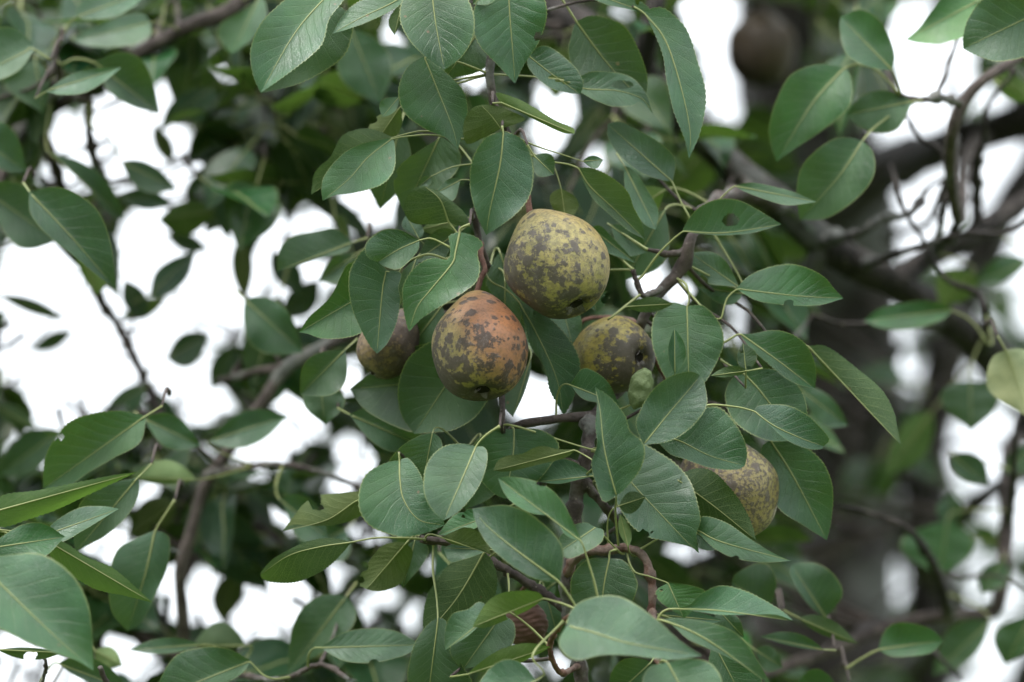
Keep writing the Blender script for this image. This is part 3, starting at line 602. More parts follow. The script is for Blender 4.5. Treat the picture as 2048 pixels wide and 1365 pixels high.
lf(.3,-.2,'D',(485,470),(490,605),(463,530),(506,530),c='o')
lf(.12,.25,'U',(705,485),(554,543),[(672,458),(637,462),(579,476),(558,505)],[(690,505),(637,518),(585,535)],c='n')
lf(.16,.0,'U',(712,510),(636,562),(668,515),(690,562),c='d')
lf(.08,.1,'U',(292,832),(86,978),[(230,822),(151,838),(113,873),(90,920)],[(280,885),(226,917),(170,950),(130,978)],c='n')
lf(.14,.2,'U',(288,838),(402,892),(350,832),(335,896),c='n')
lf(.17,.3,'U',(420,882),(576,832),(490,822),(500,892),c='n')
lf(-.03,-.15,'D',(-70,1040),(274,945),[(0,993),(75,981),(151,966),(226,951)],[(0,1055),(60,1038),(113,1020),(170,993),(226,967)],c='g')
lf(.07,.0,'U',(276,955),(150,1106),(165,1000),(252,1035),c='d')
lf(.0,.5,'U',(78,1075),(238,1018),[(115,1040),(160,1016),(205,1013)],[(120,1085),(165,1062),(205,1038)],c='p')
lf(-.04,.25,'U',(-40,1100),(130,1074),(60,1046),(60,1125),c='g')
lf(-.14,.35,'U',(-60,1105),(187,1342),[(0,1112),(80,1108),(143,1148),(175,1205),(184,1265)],[(-45,1220),(30,1272),(110,1306),(155,1322)],M=[(0,1167),(94,1258)],c='p')
lf(-.02,-.15,'D',(90,1080),(306,1206),[(130,1086),(170,1113),(226,1137),(268,1172)],[(110,1125),(185,1176),(250,1192)],c='g')
lf(.11,.05,'U',(310,1061),(255,1263),[(270,1078),(235,1100),(219,1150),(222,1220)],[(338,1075),(336,1130),(313,1185),(285,1243)],M=[(290,1150)],c='b',P=[(330,1030),(350,1000)])
lf(.27,-.05,'U',(408,1015),(537,1182),(508,1060),(408,1125),c='d')
lf(.07,.35,'U',(502,1322),(300,1402),[(455,1298),(400,1296),(345,1318)],[(480,1350),(420,1380),(350,1402)],c='g',P=[(520,1345),(545,1358)])
lf(.12,.4,'U',(402,1290),(257,1300),(330,1276),(330,1308),c='g')
lf(.16,.0,'D',(492,1292),(383,1292),(440,1244),(440,1302),c='d')
lf(.14,.1,'U',(692,1194),(575,1348),(602,1220),(700,1260),c='n')
lf(.07,.35,'U',(640,1296),(842,1290),[(690,1265),(750,1257),(800,1266)],[(690,1322),(750,1325),(810,1310)],c='p')
# centre, lower
lf(.025,-.2,'D',(765,985),(565,1063),[(717,983),(679,987),(640,991),(610,1006),(588,1033)],[(735,1022),(692,1045),(641,1052),(585,1050)],M=[(715,1001),(654,1040)],holes=[(630,998,12,22),(640,1016,8,6)],c='o')
lf(-.03,.3,'U',(799,921),(890,1051),[(769,927),(731,951),(717,991),(721,1026),(741,1053),(777,1068),(808,1074),(850,1067)],[(816,917),(836,940),(847,965),(852,996),(866,1020),(882,1032)],M=[(800,960),(808,1001),(838,1040)],c='p',fold=.15,P=[(798,905)])
lf(-.055,.35,'U',(952,893),(888,1041),[(925,888),(893,891),(868,907),(852,933),(847,968),(852,998),(868,1024)],[(970,896),(975,920),(962,965),(936,1004),(910,1029)],M=[(920,968)],c='p',P=[(969,868),(1000,853)],fold=.15)
lf(.01,-.05,'U',(865,866),(845,966),[(836,873),(800,896),(778,930),(810,955)],(884,905),c='d')
lf(.015,.2,'U',(1028,858),(1010,998),[(975,865),(943,900),(955,950),(985,985)],[(1080,860),(1118,890),(1095,940),(1050,985)],M=[(1026,912)],c='n',P=[(1018,850)])
lf(.06,.0,'U',(960,880),(930,1020),(890,940),(1000,970),c='d')
lf(-.03,-.3,'D',(1152,900),(987,942),[(1118,899),(1079,893),(1044,908),(1015,912),(996,922)],[(1130,916),(1079,929),(1018,943)],c='o',P=[(1175,915),(1190,930)])
lf(.0,.5,'U',(1190,952),(1076,964),[(1150,925),(1118,918),(1094,935)],[(1156,960),(1118,968)],c='p')
lf(-.09,.45,'U',(1165,1085),(997,957),[(1136,1024),(1112,988),(1080,966),(1040,956),(1012,954)],[(1131,1070),(1105,1036),(1060,1026),(1023,1004),(1005,980)],c='g',P=[(1172,1110),(1190,1170),(1196,1222)],dp=-.09)
lf(-.1,.15,'U',(1120,1165),(945,1018),[(1127,1111),(1118,1081),(1092,1053),(1054,1024),(1015,1011),(977,1013)],[(1092,1164),(1054,1151),(1015,1125),(977,1091),(954,1052)],M=[(1033,1101),(977,1055)],c='n',P=[(1140,1195),(1156,1222)],dp=-.1)
lf(-.02,.4,'U',(990,1028),(875,1071),(925,1022),(935,1064),c='p')
lf(-.03,-.3,'D',(882,1075),(981,1109),[(906,1064),(931,1055),(959,1065),(976,1088)],[(906,1089),(940,1094),(965,1100)],c='o')
lf(-.02,.4,'U',(978,1100),(886,1096),(928,1086),[(950,1112),(930,1118),(900,1124)],c='p')
lf(.0,-.3,'D',(703,1085),(521,1150),[(667,1077),(628,1080),(585,1096),(546,1119),(525,1140)],[(685,1106),(659,1132),(628,1151),(590,1165),(546,1165),(525,1158)],M=[(641,1094),(577,1112)],c='d',P=[(756,1076),(838,1078)])
lf(.02,-.25,'D',(813,1086),(733,1179),[(790,1085),(765,1092),(748,1110),(735,1128),(722,1148),(716,1168)],[(825,1105),(818,1135),(803,1166),(775,1180),(752,1183)],holes=[(728,1133,9),(722,1160,7),(714,1170,6)],c='o')
lf(.035,.0,'U',(830,1080),(805,1179),(797,1122),(857,1105),c='n')
lf(.0,-.05,'D',(969,1104),(850,1272),[(936,1117),(898,1130),(876,1160),(855,1190),(846,1240)],[(984,1122),(994,1156),(985,1200),(930,1250)],M=[(915,1195)],c='d',P=[(975,1098)])
lf(-.03,-.05,'U',(876,1236),(850,1440),[(855,1250),(832,1282),(820,1320),(817,1370)],[(893,1245),(903,1300),(930,1340),(940,1380)],M=[(872,1271)],c='d',P=[(873,1195),(866,1143),(866,1104)],dp=.005)
lf(-.075,-.35,'D',(1088,1197),(945,1254),[(1075,1185),(1040,1182),(1000,1188),(972,1207),(952,1240)],[(1060,1218),(1020,1237),(975,1255)],c='y',P=[(1125,1208),(1154,1220)],dp=-.09)
lf(-.07,.35,'U',(988,1225),(890,1301),[(960,1204),(936,1219),(905,1228),(891,1258)],[(960,1250),(936,1272),(911,1288)],c='p')
lf(-.035,.1,'U',(1005,1228),(924,1341),[(960,1230),(915,1262),(900,1305)],[(1029,1250),(1022,1293),(970,1326)],c='n')
lf(-.065,-.35,'D',(932,1350),(1101,1294),[(983,1309),(1026,1291),(1060,1287)],[(988,1339),(1039,1326),(1077,1308)],c='y')
lf(-.11,.35,'U',(1072,1362),(930,1422),(1000,1322),(1020,1410),c='p',P=[(1090,1345),(1065,1310)])
lf(-.15,.45,'U',(1133,1252),(1405,1312),[(1140,1225),(1160,1205),(1195,1193),(1234,1192),(1270,1208),(1320,1245),(1360,1282)],[(1117,1285),(1131,1311),(1157,1321),(1200,1311),(1260,1311),(1340,1320)],M=[(1183,1264),(1259,1287)],c='p',P=[(1140,1235),(1156,1222)],dp=-.1)
lf(-.11,.35,'U',(1322,1240),(1545,1374),[(1344,1236),(1388,1240),(1439,1251),(1477,1271),(1505,1305),(1526,1340)],[(1347,1253),(1375,1278),(1413,1296),(1465,1320),(1503,1344)],M=[(1380,1262),(1440,1297)],c='g',P=[(1310,1232)])
lf(-.03,.25,'U',(1336,1166),(1368,1238),(1312,1192),[(1375,1170),(1410,1183),(1395,1210)],c='g',P=[(1298,1153),(1268,1143),(1255,1110)],dp=-.01)
lf(-.07,.5,'U',(1336,1218),(1586,1242),[(1375,1212),(1405,1186),(1439,1172),(1475,1177),(1520,1196),(1567,1225)],[(1388,1222),(1439,1230),(1490,1230),(1550,1230)],M=[(1440,1222)],c='p',P=[(1306,1230)])
lf(-.01,.4,'U',(1320,1230),(1445,1242),(1380,1222),(1385,1252),c='b')
lf(-.025,.1,'U',(1219,1117),(1198,1258),[(1180,1118),(1155,1136),(1141,1166),(1150,1215)],[(1248,1122),(1269,1150),(1274,1180),(1250,1225)],M=[(1208,1170)],c='n',P=[(1220,1104),(1232,1100)])
lf(-.04,.3,'U',(1192,1055),(1116,1105),[(1170,1046),(1145,1052),(1120,1075)],[(1207,1062),(1203,1084),(1180,1100),(1140,1117)],c='p',P=[(1215,1080),(1246,1110)],dp=-.01)
lf(-.015,.15,'U',(1228,912),(1398,1107),[(1270,884),(1330,912),(1364,940),(1386,975),(1401,1036),(1393,1070)],[(1222,975),(1255,1042),(1291,1072),(1340,1084),(1380,1094)],M=[(1263,965),(1317,1024),(1375,1085)],c='p',fold=.1,P=[(1205,905),(1150,890),(1018,850)],dp=.01)
lf(-.005,-.2,'D',(1358,962),(1512,1081),[(1368,946),(1396,937),(1427,944),(1459,975),(1486,1012),(1504,1050)],[(1378,985),(1399,1030),(1440,1060),(1485,1077)],M=[(1432,1016)],c='d')
lf(-.03,.4,'U',(1394,1060),(1582,1122),[(1402,1035),(1427,1036),(1460,1050),(1498,1077),(1535,1100),(1556,1111)],[(1407,1077),(1432,1099),(1471,1117),(1527,1125)],M=[(1445,1085)],c='g',P=[(1343,1065),(1278,1100)],dp=-.01)
lf(.01,.0,'U',(1388,1062),(1443,1101),(1425,1068),(1395,1095),c='d')
lf(.05,.1,'U',(1540,880),(1654,1081),[(1590,884),(1640,918),(1664,968),(1664,1030)],[(1522,900),(1530,960),(1558,1018),(1610,1053)],M=[(1586,952)],c='n',P=[(1525,862)])
lf(.17,.15,'U',(1590,772),(1697,852),(1655,790),(1640,848),c='n')
lf(.0,-.2,'D',(1496,742),(1420,752),(1460,733),(1460,754),c='d')
lf(.0,.1,'U',(1492,744),(1486,686),(1474,718),(1514,712),c='d',holes=[(1483,702,5),(1497,738,6)])
lf(.015,-.1,'U',(1156,335),(1290,479),[(1192,339),(1231,361),(1256,386),(1267,415),(1283,447)],[(1167,363),(1187,399),(1218,428),(1258,462)],M=[(1181,374),(1230,420)],c='o',P=[(1131,328),(1095,322),(1040,300)])
lf(.06,.2,'U',(1248,330),(1312,460),[(1270,344),(1292,376),(1316,420)],[(1251,381),(1269,420),(1288,448)],c='p')
lf(.055,.0,'U',(1180,455),(1272,526),[(1200,452),(1220,470),(1251,503)],[(1190,490),(1220,508),(1256,521)],c='n')
lf(.07,.25,'U',(1345,364),(1215,248),[(1350,320),(1325,290),(1279,262),(1240,244)],[(1315,358),(1279,344),(1240,313),(1217,277)],c='b',P=[(1360,400),(1379,436)],dp=.06)
lf(.03,-.3,'D',(1250,614),(1347,608),(1300,594),(1300,625),c='d',P=[(1236,626),(1215,640)])
lf(.06,.1,'U',(1175,565),(1194,624),(1219,592),(1168,600),c='n')
lf(.07,.25,'U',(1480,576),(1381,506),(1440,512),(1402,560),c='n')
lf(.08,.0,'U',(1484,588),(1394,574),(1440,570),(1450,610),c='n')
lf(.07,.2,'U',(1220,450),(1294,505),(1270,460),(1245,508),c='n')
lf(.01,.2,'U',(1165,323),(1206,320),(1185,312),(1190,338),c='n',P=[(1120,308),(1074,293),(1030,274)])
lf(.04,-.1,'D',(1122,377),(1132,445),(1100,402),(1157,408),c='o',P=[(1112,345),(1098,325),(1040,300)])
lf(.03,.2,'U',(922,360),(871,387),(895,360),(905,402),c='p',P=[(941,361),(965,370)])
lf(.03,.0,'U',(862,353),(836,375),(845,356),(858,372),c='n',P=[(900,336),(931,330),(975,325)])
lf(.05,.0,'D',(927,438),(840,460),(885,432),(885,470),c='k')
lf(.045,.3,'U',(838,478),(812,430),(805,455),(845,455),c='p')
lf(.04,.0,'U',(912,468),(832,522),(870,462),(882,524),c='d')
lf(.03,.1,'U',(832,518),(799,612),(796,560),(838,565),c='n')
lf(-.01,.3,'U',(799,193),(764,235),(762,203),(790,222),c='p')
lf(.04,-.2,'D',(800,215),(742,300),(742,245),(795,270),c='o')
lf(.03,.0,'D',(806,-2),(789,71),(778,40),(806,32),c='d')
lf(.04,.0,'U',(955,68),(888,160),(900,110),(975,130),c='d')
lf(-.01,.3,'U',(1000,-28),(945,9),(960,-20),(985,5),c='g')
lf(-.03,.0,'D',(1238,1012),(1292,994),(1260,984),(1264,1027),c='d')
lf(-.02,.0,'D',(1256,1094),(1240,1028),(1262,1062),(1238,1062),c='k')
# right background
lf(.22,.25,'U',(1906,620),(1728,642),[(1889,610),(1846,602),(1763,616)],[(1879,642),(1813,660),(1763,656)],c='g',P=[(1945,645),(1985,695)])
lf(.32,.0,'D',(1948,545),(1880,615),(1880,545),(1945,590),c='y')
lf(.34,.2,'U',(2055,525),(1945,568),(2000,514),(2010,562),c='g')
lf(.14,-.1,'D',(2012,700),(2056,835),[(1985,715),(1973,755),(1985,790)],(2095,730),c='K',P=[(1995,672)])
lf(.28,.1,'U',(1940,762),(1942,863),(1880,796),(1997,800),c='n')
lf(.32,.15,'U',(1895,1040),(1880,1153),(1800,1088),(1947,1095),c='g')
lf(.34,.1,'U',(1900,1050),(1905,985),(1872,1020),(1926,1020),c='n')
lf(.11,.0,'U',(1540,1212),(1463,1165),[(1553,1170),(1540,1133),(1512,1128),(1472,1148)],[(1510,1215),(1475,1200)],c='n')
lf(.13,.1,'U',(1652,1236),(1583,1130),[(1685,1190),(1668,1150),(1635,1128),(1605,1126)],[(1622,1215),(1595,1180),(1580,1148)],c='n',P=[(1665,1275)])
lf(.12,-.2,'D',(1600,1238),(1716,1288),(1655,1236),(1645,1270),c='d')
lf(.14,.3,'U',(1756,1300),(1886,1281),[(1770,1262),(1800,1245),(1859,1257)],[(1790,1314),(1859,1307)],c='g',P=[(1725,1315),(1692,1338)])
lf(.28,.1,'U',(1978,1244),(1865,1352),(1900,1258),(1945,1315),c='n')
lf(.1,.3,'U',(1646,1300),(1519,1273),(1590,1266),(1590,1294),c='n')
lf(.12,.2,'U',(1675,1375),(1585,1378),(1630,1338),(1630,1400),c='g')
lf(.12,.1,'U',(1510,1300),(1566,1335),(1545,1295),(1530,1342),c='n')
lf(.25,.0,'U',(2065,1225),(2010,1330),(1990,1265),(2060,1290),c='d')
lf(.25,-.1,'D',(1985,145),(2065,205),(2035,150),(2010,195),c='y')
lf(-.13,.4,'U',(1335,1325),(1405,1455),[(1300,1335),(1285,1370),(1320,1420)],[(1380,1318),(1425,1330),(1445,1380)],c='p',P=[(1320,1315)])
lf(-.05,-.1,'U',(1302,1325),(1215,1405),(1235,1328),(1300,1385),c='d')
lf(.0,.0,'U',(1438,1222),(1488,1275),(1475,1235),(1432,1260),c='n')
lf(-.03,.1,'U',(1428,1288),(1500,1425),(1520,1350),(1425,1370),c='n')
lf(.09,.1,'U',(1330,420),(1250,560),(1255,470),(1330,520),c='n')
lf(.12,-.1,'D',(1330,380),(1240,440),(1270,380),(1300,440),c='y')
lf(.1,.1,'U',(700,830),(860,900),(790,820),(770,900),c='n')
lf(.09,.05,'U',(690,700),(600,790),(615,720),(680,780),c='n')
lf(.12,.1,'U',(640,760),(650,850),(605,800),(690,800),c='n')
lf(.12,.2,'U',(900,1130),(1010,1230),(980,1140),(930,1210),c='b')
lf(.1,-.05,'U',(1110,1165),(1040,1225),(1060,1170),(1095,1215),c='d')
lf(.06,.2,'U',(1090,1180),(1120,1290),(1075,1230),(1140,1240),c='b')
lf(.16,.2,'U',(560,1000),(660,1080),(620,1000),(600,1080),c='n')
lf(.2,.3,'U',(520,-10),(463,110),(437,55),(527,50),c='p')
lf(.28,.2,'U',(232,392),(347,405),(290,378),(290,420),c='n')
lf(.32,.0,'U',(475,235),(372,325),(400,250),(480,315),c='d')
lf(.34,.1,'U',(425,175),(320,252),(352,195),(425,238),c='n')
lf(.36,-.2,'D',(308,248),(346,332),(310,295),(345,285),c='o')
lf(.32,.1,'U',(592,178),(560,270),(520,222),(608,215),c='b')
lf(.34,.0,'U',(538,265),(582,412),(522,340),(602,345),c='d')
lf(.3,.0,'U',(590,376),(748,482),(692,408),(650,430),c='d')
lf(.22,.1,'U',(700,55),(762,208),(678,150),(780,112),c='n')
lf(.36,-.1,'D',(455,330),(440,460),(395,390),(470,400),c='o')
lf(.38,.0,'U',(420,320),(395,440),(370,380),(440,380),c='d')
lf(.4,-.1,'D',(640,220),(690,330),(640,290),(720,260),c='o')
lf(.3,.0,'D',(-5,590),(133,641),(70,600),(60,626),c='d')
lf(.25,.0,'D',(-12,810),(72,860),(40,815),(20,848),c='d')
lf(.26,.0,'U',(122,862),(-5,952),(40,872),(75,938),c='n')
lf(.3,.1,'U',(292,772),(203,830),(245,780),(268,825),c='n')
lf(.16,-.2,'D',(392,960),(262,956),(330,920),(330,970),c='k')
lf(.27,-.1,'D',(352,1008),(252,1078),(288,1002),(330,1058),c='o')
lf(.26,.4,'U',(602,922),(568,992),(560,950),(612,965),c='p')
lf(.3,.2,'U',(515,980),(662,1032),(590,968),(580,1035),c='n')
lf(.2,.1,'U',(692,1058),(588,1112),(620,1052),(685,1122),c='b')
lf(.3,-.1,'D',(470,1130),(445,1245),(425,1190),(488,1185),c='o')
lf(-.02,-.2,'D',(-5,1300),(126,1306),(60,1296),(60,1320),c='d')
lf(.1,.0,'U',(118,1328),(262,1382),(190,1318),(178,1364),c='d')
lf(.14,.1,'D',(190,1302),(245,1332),(225,1296),(205,1335),c='k')
lf(.4,.0,'D',(1865,825),(1768,955),(1800,860),(1850,910),c='g')
lf(.26,.0,'U',(1903,912),(1978,970),(1960,915),(1920,955),c='d')
lf(.28,.1,'U',(2065,895),(2010,948),(2025,900),(2055,940),c='n')
lf(.32,.1,'U',(2005,1120),(1962,1185),(1960,1145),(2015,1165),c='n')
lf(.3,.0,'U',(1300,300),(1260,400),(1250,340),(1320,360),c='n')
lf(.3,-.2,'D',(1420,290),(1330,400),(1340,320),(1420,370),c='y')
lf(.35,-.1,'D',(1250,60),(1180,190),(1170,110),(1240,140),c='o')
lf(.3,-.1,'D',(1130,90),(1110,200),(1080,140),(1150,150),c='y')
lf(.34,-.1,'D',(335,598),(240,634),(285,598),(290,638),c='y')
lf(.4,.1,'U',(640,560),(560,640),(580,580),(625,625),c='n')
lf(.42,.0,'U',(60,700),(150,660),(100,665),(110,700),c='d')
lf(.38,.1,'U',(330,470),(420,500),(375,465),(370,505),c='n')
lf(.36,.0,'U',(470,690),(420,780),(425,720),(470,750),c='d')
lf(.34,.1,'U',(300,780),(350,870),(300,830),(350,815),c='n')
lf(.3,.0,'U',(250,560),(290,640),(248,610),(292,590),c='d')
lf(.32,.1,'U',(545,500),(600,590),(548,555),(600,535),c='n')
# ------------------------------------------------------------------ pears
def pear(label, px, py, d, rpx, axis, elev, mat, stalk, squash=1.0, seed=1, roll=0.0, sepals=True, stalk_r=5.0, neck=1.0, wrinkle=0.0, rnd=0.0):
    """axis: image direction from stalk to eye, elev: degrees the eye points to the camera, stalk: pixel path to the twig"""
    c = W(px, py, d); R = rpx*S*(D0+dm(d)); r_ = np.random.default_rng(seed)
    ax = np.array(axis, float); ax /= np.linalg.norm(ax); e = math.radians(elev)
    zc = math.cos(e)*(ax[0]*RIGHT - ax[1]*UPV) - math.sin(e)*VIEW      # stalk -> eye
    z = Vector(-zc); x = Vector(RIGHT) - z*Vector(RIGHT).dot(z); x.normalize(); y = z.cross(x)
    M = Matrix((x, y, z)).transposed().to_4x4(); M.translation = Vector(c)
    M = M @ Matrix.Rotation(roll, 4, 'Z')
    root = bpy.data.objects.new('pear', None); COL.objects.link(root); root.matrix_world = M
    root['label'] = label; root['category'] = 'pear'; root['group'] = 'pears hanging on the tree'
    prof = np.array([(0, -.80), (.09, -.82), (.15, -.88), (.24, -.935), (.38, -.935), (.55, -.87), (.74, -.70), (.90, -.42), (.985, -.15), (1, .05), (.955, .30), (.85, .55), (.69, .80*neck), (.52, 1.01*neck), (.36, 1.18*neck), (.21, 1.30*neck), (.09, 1.345*neck), (0, 1.33*neck)])
    prof[:, 0] *= 1 + rnd*np.clip(np.sin(np.clip(prof[:, 1], 0, 1.2)/1.2*math.pi), 0, 1)
    pr = spline(prof, 56); n = 72; th = np.linspace(0, 2*math.pi, n, endpoint=False)
    ph = r_.uniform(0, 6.28, 8); V = []; F = []
    for i, (r, zz) in enumerate(pr):
        k = 1 + .028*np.sin(2*th+ph[0]+zz) + .021*np.sin(3*th+ph[1]-2*zz) + .010*np.sin(5*th+ph[2]+3*zz) + .012*np.sin(zz*5+th+ph[3])
        if wrinkle: k = k + wrinkle*np.sin(zz*26 + 2.0*np.sin(th*2+ph[4]) + .8*np.sin(th*5+ph[5]))*(.4+.6*np.sin(th*3+zz*4+ph[6])**2) + wrinkle*.8*np.sin(th*7+zz*9+ph[7])
        V.append(np.stack((R*r*k*np.cos(th)*squash, R*r*k*np.sin(th), R*zz + R*.02*np.sin(th+ph[4])*r), 1))
    V = np.vstack(V)
    for i in range(len(pr)-1):
        for j in range(n):
            j2 = (j+1) % n; F.append((i*n+j, i*n+j2, (i+1)*n+j2, (i+1)*n+j))
    b = bpy.data.objects.new('body', new_mesh('body', V, F, [mat])); COL.objects.link(b); b.parent = root
    # eye: dark hollow with dried sepals
    V = []; F = []; mi = []
    m = 20
    for k, (rr, zz) in enumerate(((0.145, -.885), (.10, -.845), (.05, -.815), (.0, -.805))):
        for j in range(m): V.append((R*rr*math.cos(6.2832*j/m), R*rr*math.sin(6.2832*j/m), R*(zz-.012)))
    for k in range(3):
        for j in range(m): F.append((k*m+j, (k+1)*m+j, (k+1)*m+(j+1) % m, k*m+(j+1) % m)); mi.append(0)
    if sepals:
        for q in range(5):
            if r_.random() < .2: continue
            a = q*1.2566 + r_.uniform(-.3, .3); ln = r_.uniform(.16, .30); o = len(V); lift = r_.uniform(.03, .11)
            for t in np.linspace(0, 1, 5):
                wd = .06*(1-t)**.7 + .006 + .012*r_.random(); rad = .12 + ln*t*r_.uniform(.5, .8); zz = -.90 - lift*math.sin(t*2.4) - .03*t
                for s in (-1, 1):
                    V.append((R*(rad*math.cos(a) - s*wd*math.sin(a)), R*(rad*math.sin(a) + s*wd*math.cos(a)), R*(zz + .02*s*t)))
            for t in range(4): F.append((o+2*t, o+2*t+1, o+2*t+3, o+2*t+2)); mi.append(1)
    cx = bpy.data.objects.new('calyx', new_mesh('calyx', V, F, [HOLLOW, DRY], midx=mi)); COL.objects.link(cx); cx.parent = root
    # stalk
    if stalk:
        inv = M.inverted()
        top = np.array(M @ Vector((0, 0, R*1.27*neck))); top2 = np.array(M @ Vector((0, 0, R*1.40*neck)))
        pts = [top, top2] + [W(*s) for s in stalk]
        nb = nearest(pts[-1]); pts.append(nb[2])
        Q = spline(pts, 22); Rr = np.interp(np.linspace(0, 1, 23), [0, .12, .5, .92, 1], [1.25, 1.0, .9, 1.15, 1.3])*stalk_r*S*D0
        V, F = tube(Q, Rr, 10, .06, seed)
        V = np.array([inv @ Vector(v) for v in V])
        st = bpy.data.objects.new('stalk', new_mesh('stalk', V, F, [SHOOT])); COL.objects.link(st); st.parent = root
    return root
YEL = (0.30, 0.245, 0.085); TAN = (0.19, 0.135, 0.065); RED = (0.31, 0.125, 0.065); BRN = (0.075, 0.055, 0.045)
pm1 = pear_material('yellow pear skin', YEL, (0.30, 0.20, 0.08), (0.042, 0.034, 0.031), -.13, (.8, .2, .5), (-.8, .1, -.6), .7, .5, 1.3, .42)
pm2 = pear_material('blushed pear skin', (0.29, 0.22, 0.075), RED, (0.034, 0.025, 0.021), -.10, (.55, -.6, .25), (-.3, .2, -.6), 1.0, .85, 4.7, .25)
pm3 = pear_material('mottled pear skin', (0.28, 0.22, 0.045), (0.29, 0.18, 0.06), (0.032, 0.025, 0.022), -.07, (.3, -.2, .9), (.1, .6, -.75), .8, .5, 9.1, .4)
pm4 = pear_material('tan pear skin', TAN, (0.33, 0.2, 0.10), (0.055, 0.038, 0.031), .05, (-.3, -.6, 0), (.8, .2, .3), .7, .3, 2.2, .6)
pm5 = pear_material('speckled pear skin', (0.25, 0.20, 0.07), (0.24, 0.18, 0.085), (0.045, 0.035, 0.031), -.30, (-.3, -.6, 0), (-.5, .2, .7), .45, .5, 6.4, .9)
pm6 = pear_material('brown pear skin', (0.070, 0.045, 0.020), (0.055, 0.033, 0.018), (0.035, 0.024, 0.017), -.1, (-.3, -.6, 0), (0, .2, -.7), .3, .5, 3.4, .5)
pm7 = plain('shrivelled pear skin', (0.045, 0.025, 0.018), (0.12, 0.065, 0.045), 60, .7)
pear('large yellow pear with grey sooty patches, highest of the clustered pears', 1116, 534, .0, 103, (.45, .9), 26, pm1, [(1052, 375, .03), (1035, 330, .03)], stalk_r=7, seed=3, rnd=.06, neck=.97)
pear('orange-blushed pear with brown spots, hanging on a red-brown stalk', 961, 702, .0, 99, (.06, 1), 29, pm2, [(963, 555, .03), (970, 538, .035), (962, 512, .045)], stalk_r=6, seed=5)
pear('dark-mottled yellow pear with a crumpled green leaf on its lower side', 1226, 712, .055, 80, (1, .05), 45, pm3, [(1150, 690, .11), (1170, 640, .11), (1260, 640, .08)], seed=8)
pear('small tan pear half hidden behind a drooping blue-green leaf', 774, 697, .075, 61, (-.55, .8), 8, pm4, [(830, 615, .09), (880, 560, .085), (940, 510, .07)], neck=1.12, seed=10)
pear('speckled tan pear with a dark green leaf folded across its front', 1456, 987, .045, 101, (.35, .9), -8, pm5, [(1400, 850, .09), (1350, 790, .1), (1290, 690, .09)], seed=12)
pear('dull brown out-of-focus pear hanging beside the thick grey trunk', 1523, 103, .6, 71, (0, 1), 8, pm6, [(1525, -20, .55), (1560, -80, .8), (1610, -60, 1.0)], seed=15, neck=.92, rnd=.06)
pear('shrivelled dark brown pear with wrinkled skin, almost covered by leaves', 1052, 1250, .045, 44, (.1, 1), 5, pm7, [(1045, 1180, .04)], wrinkle=.03, seed=18, sepals=False)

# crumpled, galled leaf stuck on the mottled pear
def crumpled():
    c = W(1281, 778, .008); n = 40; m = 48; V = []; F = []
    k = S*D0; r_ = np.random.default_rng(4); ph = r_.uniform(0, 6.28, 9)
    for i in range(n+1):
        la = math.pi*i/n
        for j in range(m):
            lo = 2*math.pi*j/m
            d_ = np.array((math.sin(la)*math.cos(lo), math.cos(la), math.sin(la)*math.sin(lo)))
            g = 1 - .10*math.exp(-((d_[1]+.15)/.2)**2) + .05*math.sin(d_[0]*4+ph[0])*math.sin(d_[1]*5+ph[1]) + .03*math.sin(d_[1]*9+ph[2]+3*d_[0]) + .03*math.sin(d_[2]*8+d_[1]*7+ph[3]) + .02*math.sin(d_[0]*10-d_[1]*8+ph[5])
            q = d_*g
            p = c + k*(RIGHT*(q[0]*25 + q[1]*7) + UPV*(q[1]*40 - q[0]*3) + VIEW*q[2]*22)
            V.append(p)
    for i in range(n):
        for j in range(m): F.append((i*m+j, i*m+(j+1) % m, (i+1)*m+(j+1) % m, (i+1)*m+j))
    g = NG('crumpled leaf'); ob = g.obj(); n1 = g.noise(ob, 110, 5, .7)
    mt = g.done(g.principled(g.mix(n1, (0.045, 0.070, 0.026), (0.15, 0.195, 0.080)), .6, .3, g.bump(n1, .9, .003)))
    br = nearest(c)[1]
    link('curled_leaf', new_mesh('curled_leaf', np.array(V)-c, F, [mt]), br, c)
crumpled()

# ------------------------------------------------------------------ twigs that carry the leaves set back from the limbs
k = S*D0
for end, nb, sd_ in TWIGS:
    q = nb[2]; r_ = np.random.default_rng(sd_)
    L = np.linalg.norm(q-end)
    if L > (.45 if proj(end)[2] > .2 else .12): q = end + VIEW*.05 + np.array((0, 0, .012)); L = .05
    m1 = end + (q-end)*.3 + VIEW*min(.08, .3*L) + np.array((0, 0, .01)); m2 = end + (q-end)*.7 + VIEW*min(.06, .25*L)
    P = spline([end, m1, m2, q], 12); V, F = tube(P, np.linspace(2.6, 4.2, 13)*k, 6, .12, sd_)
    link('twig', new_mesh('twig', V-end, F, [BARKM]), tree, end)

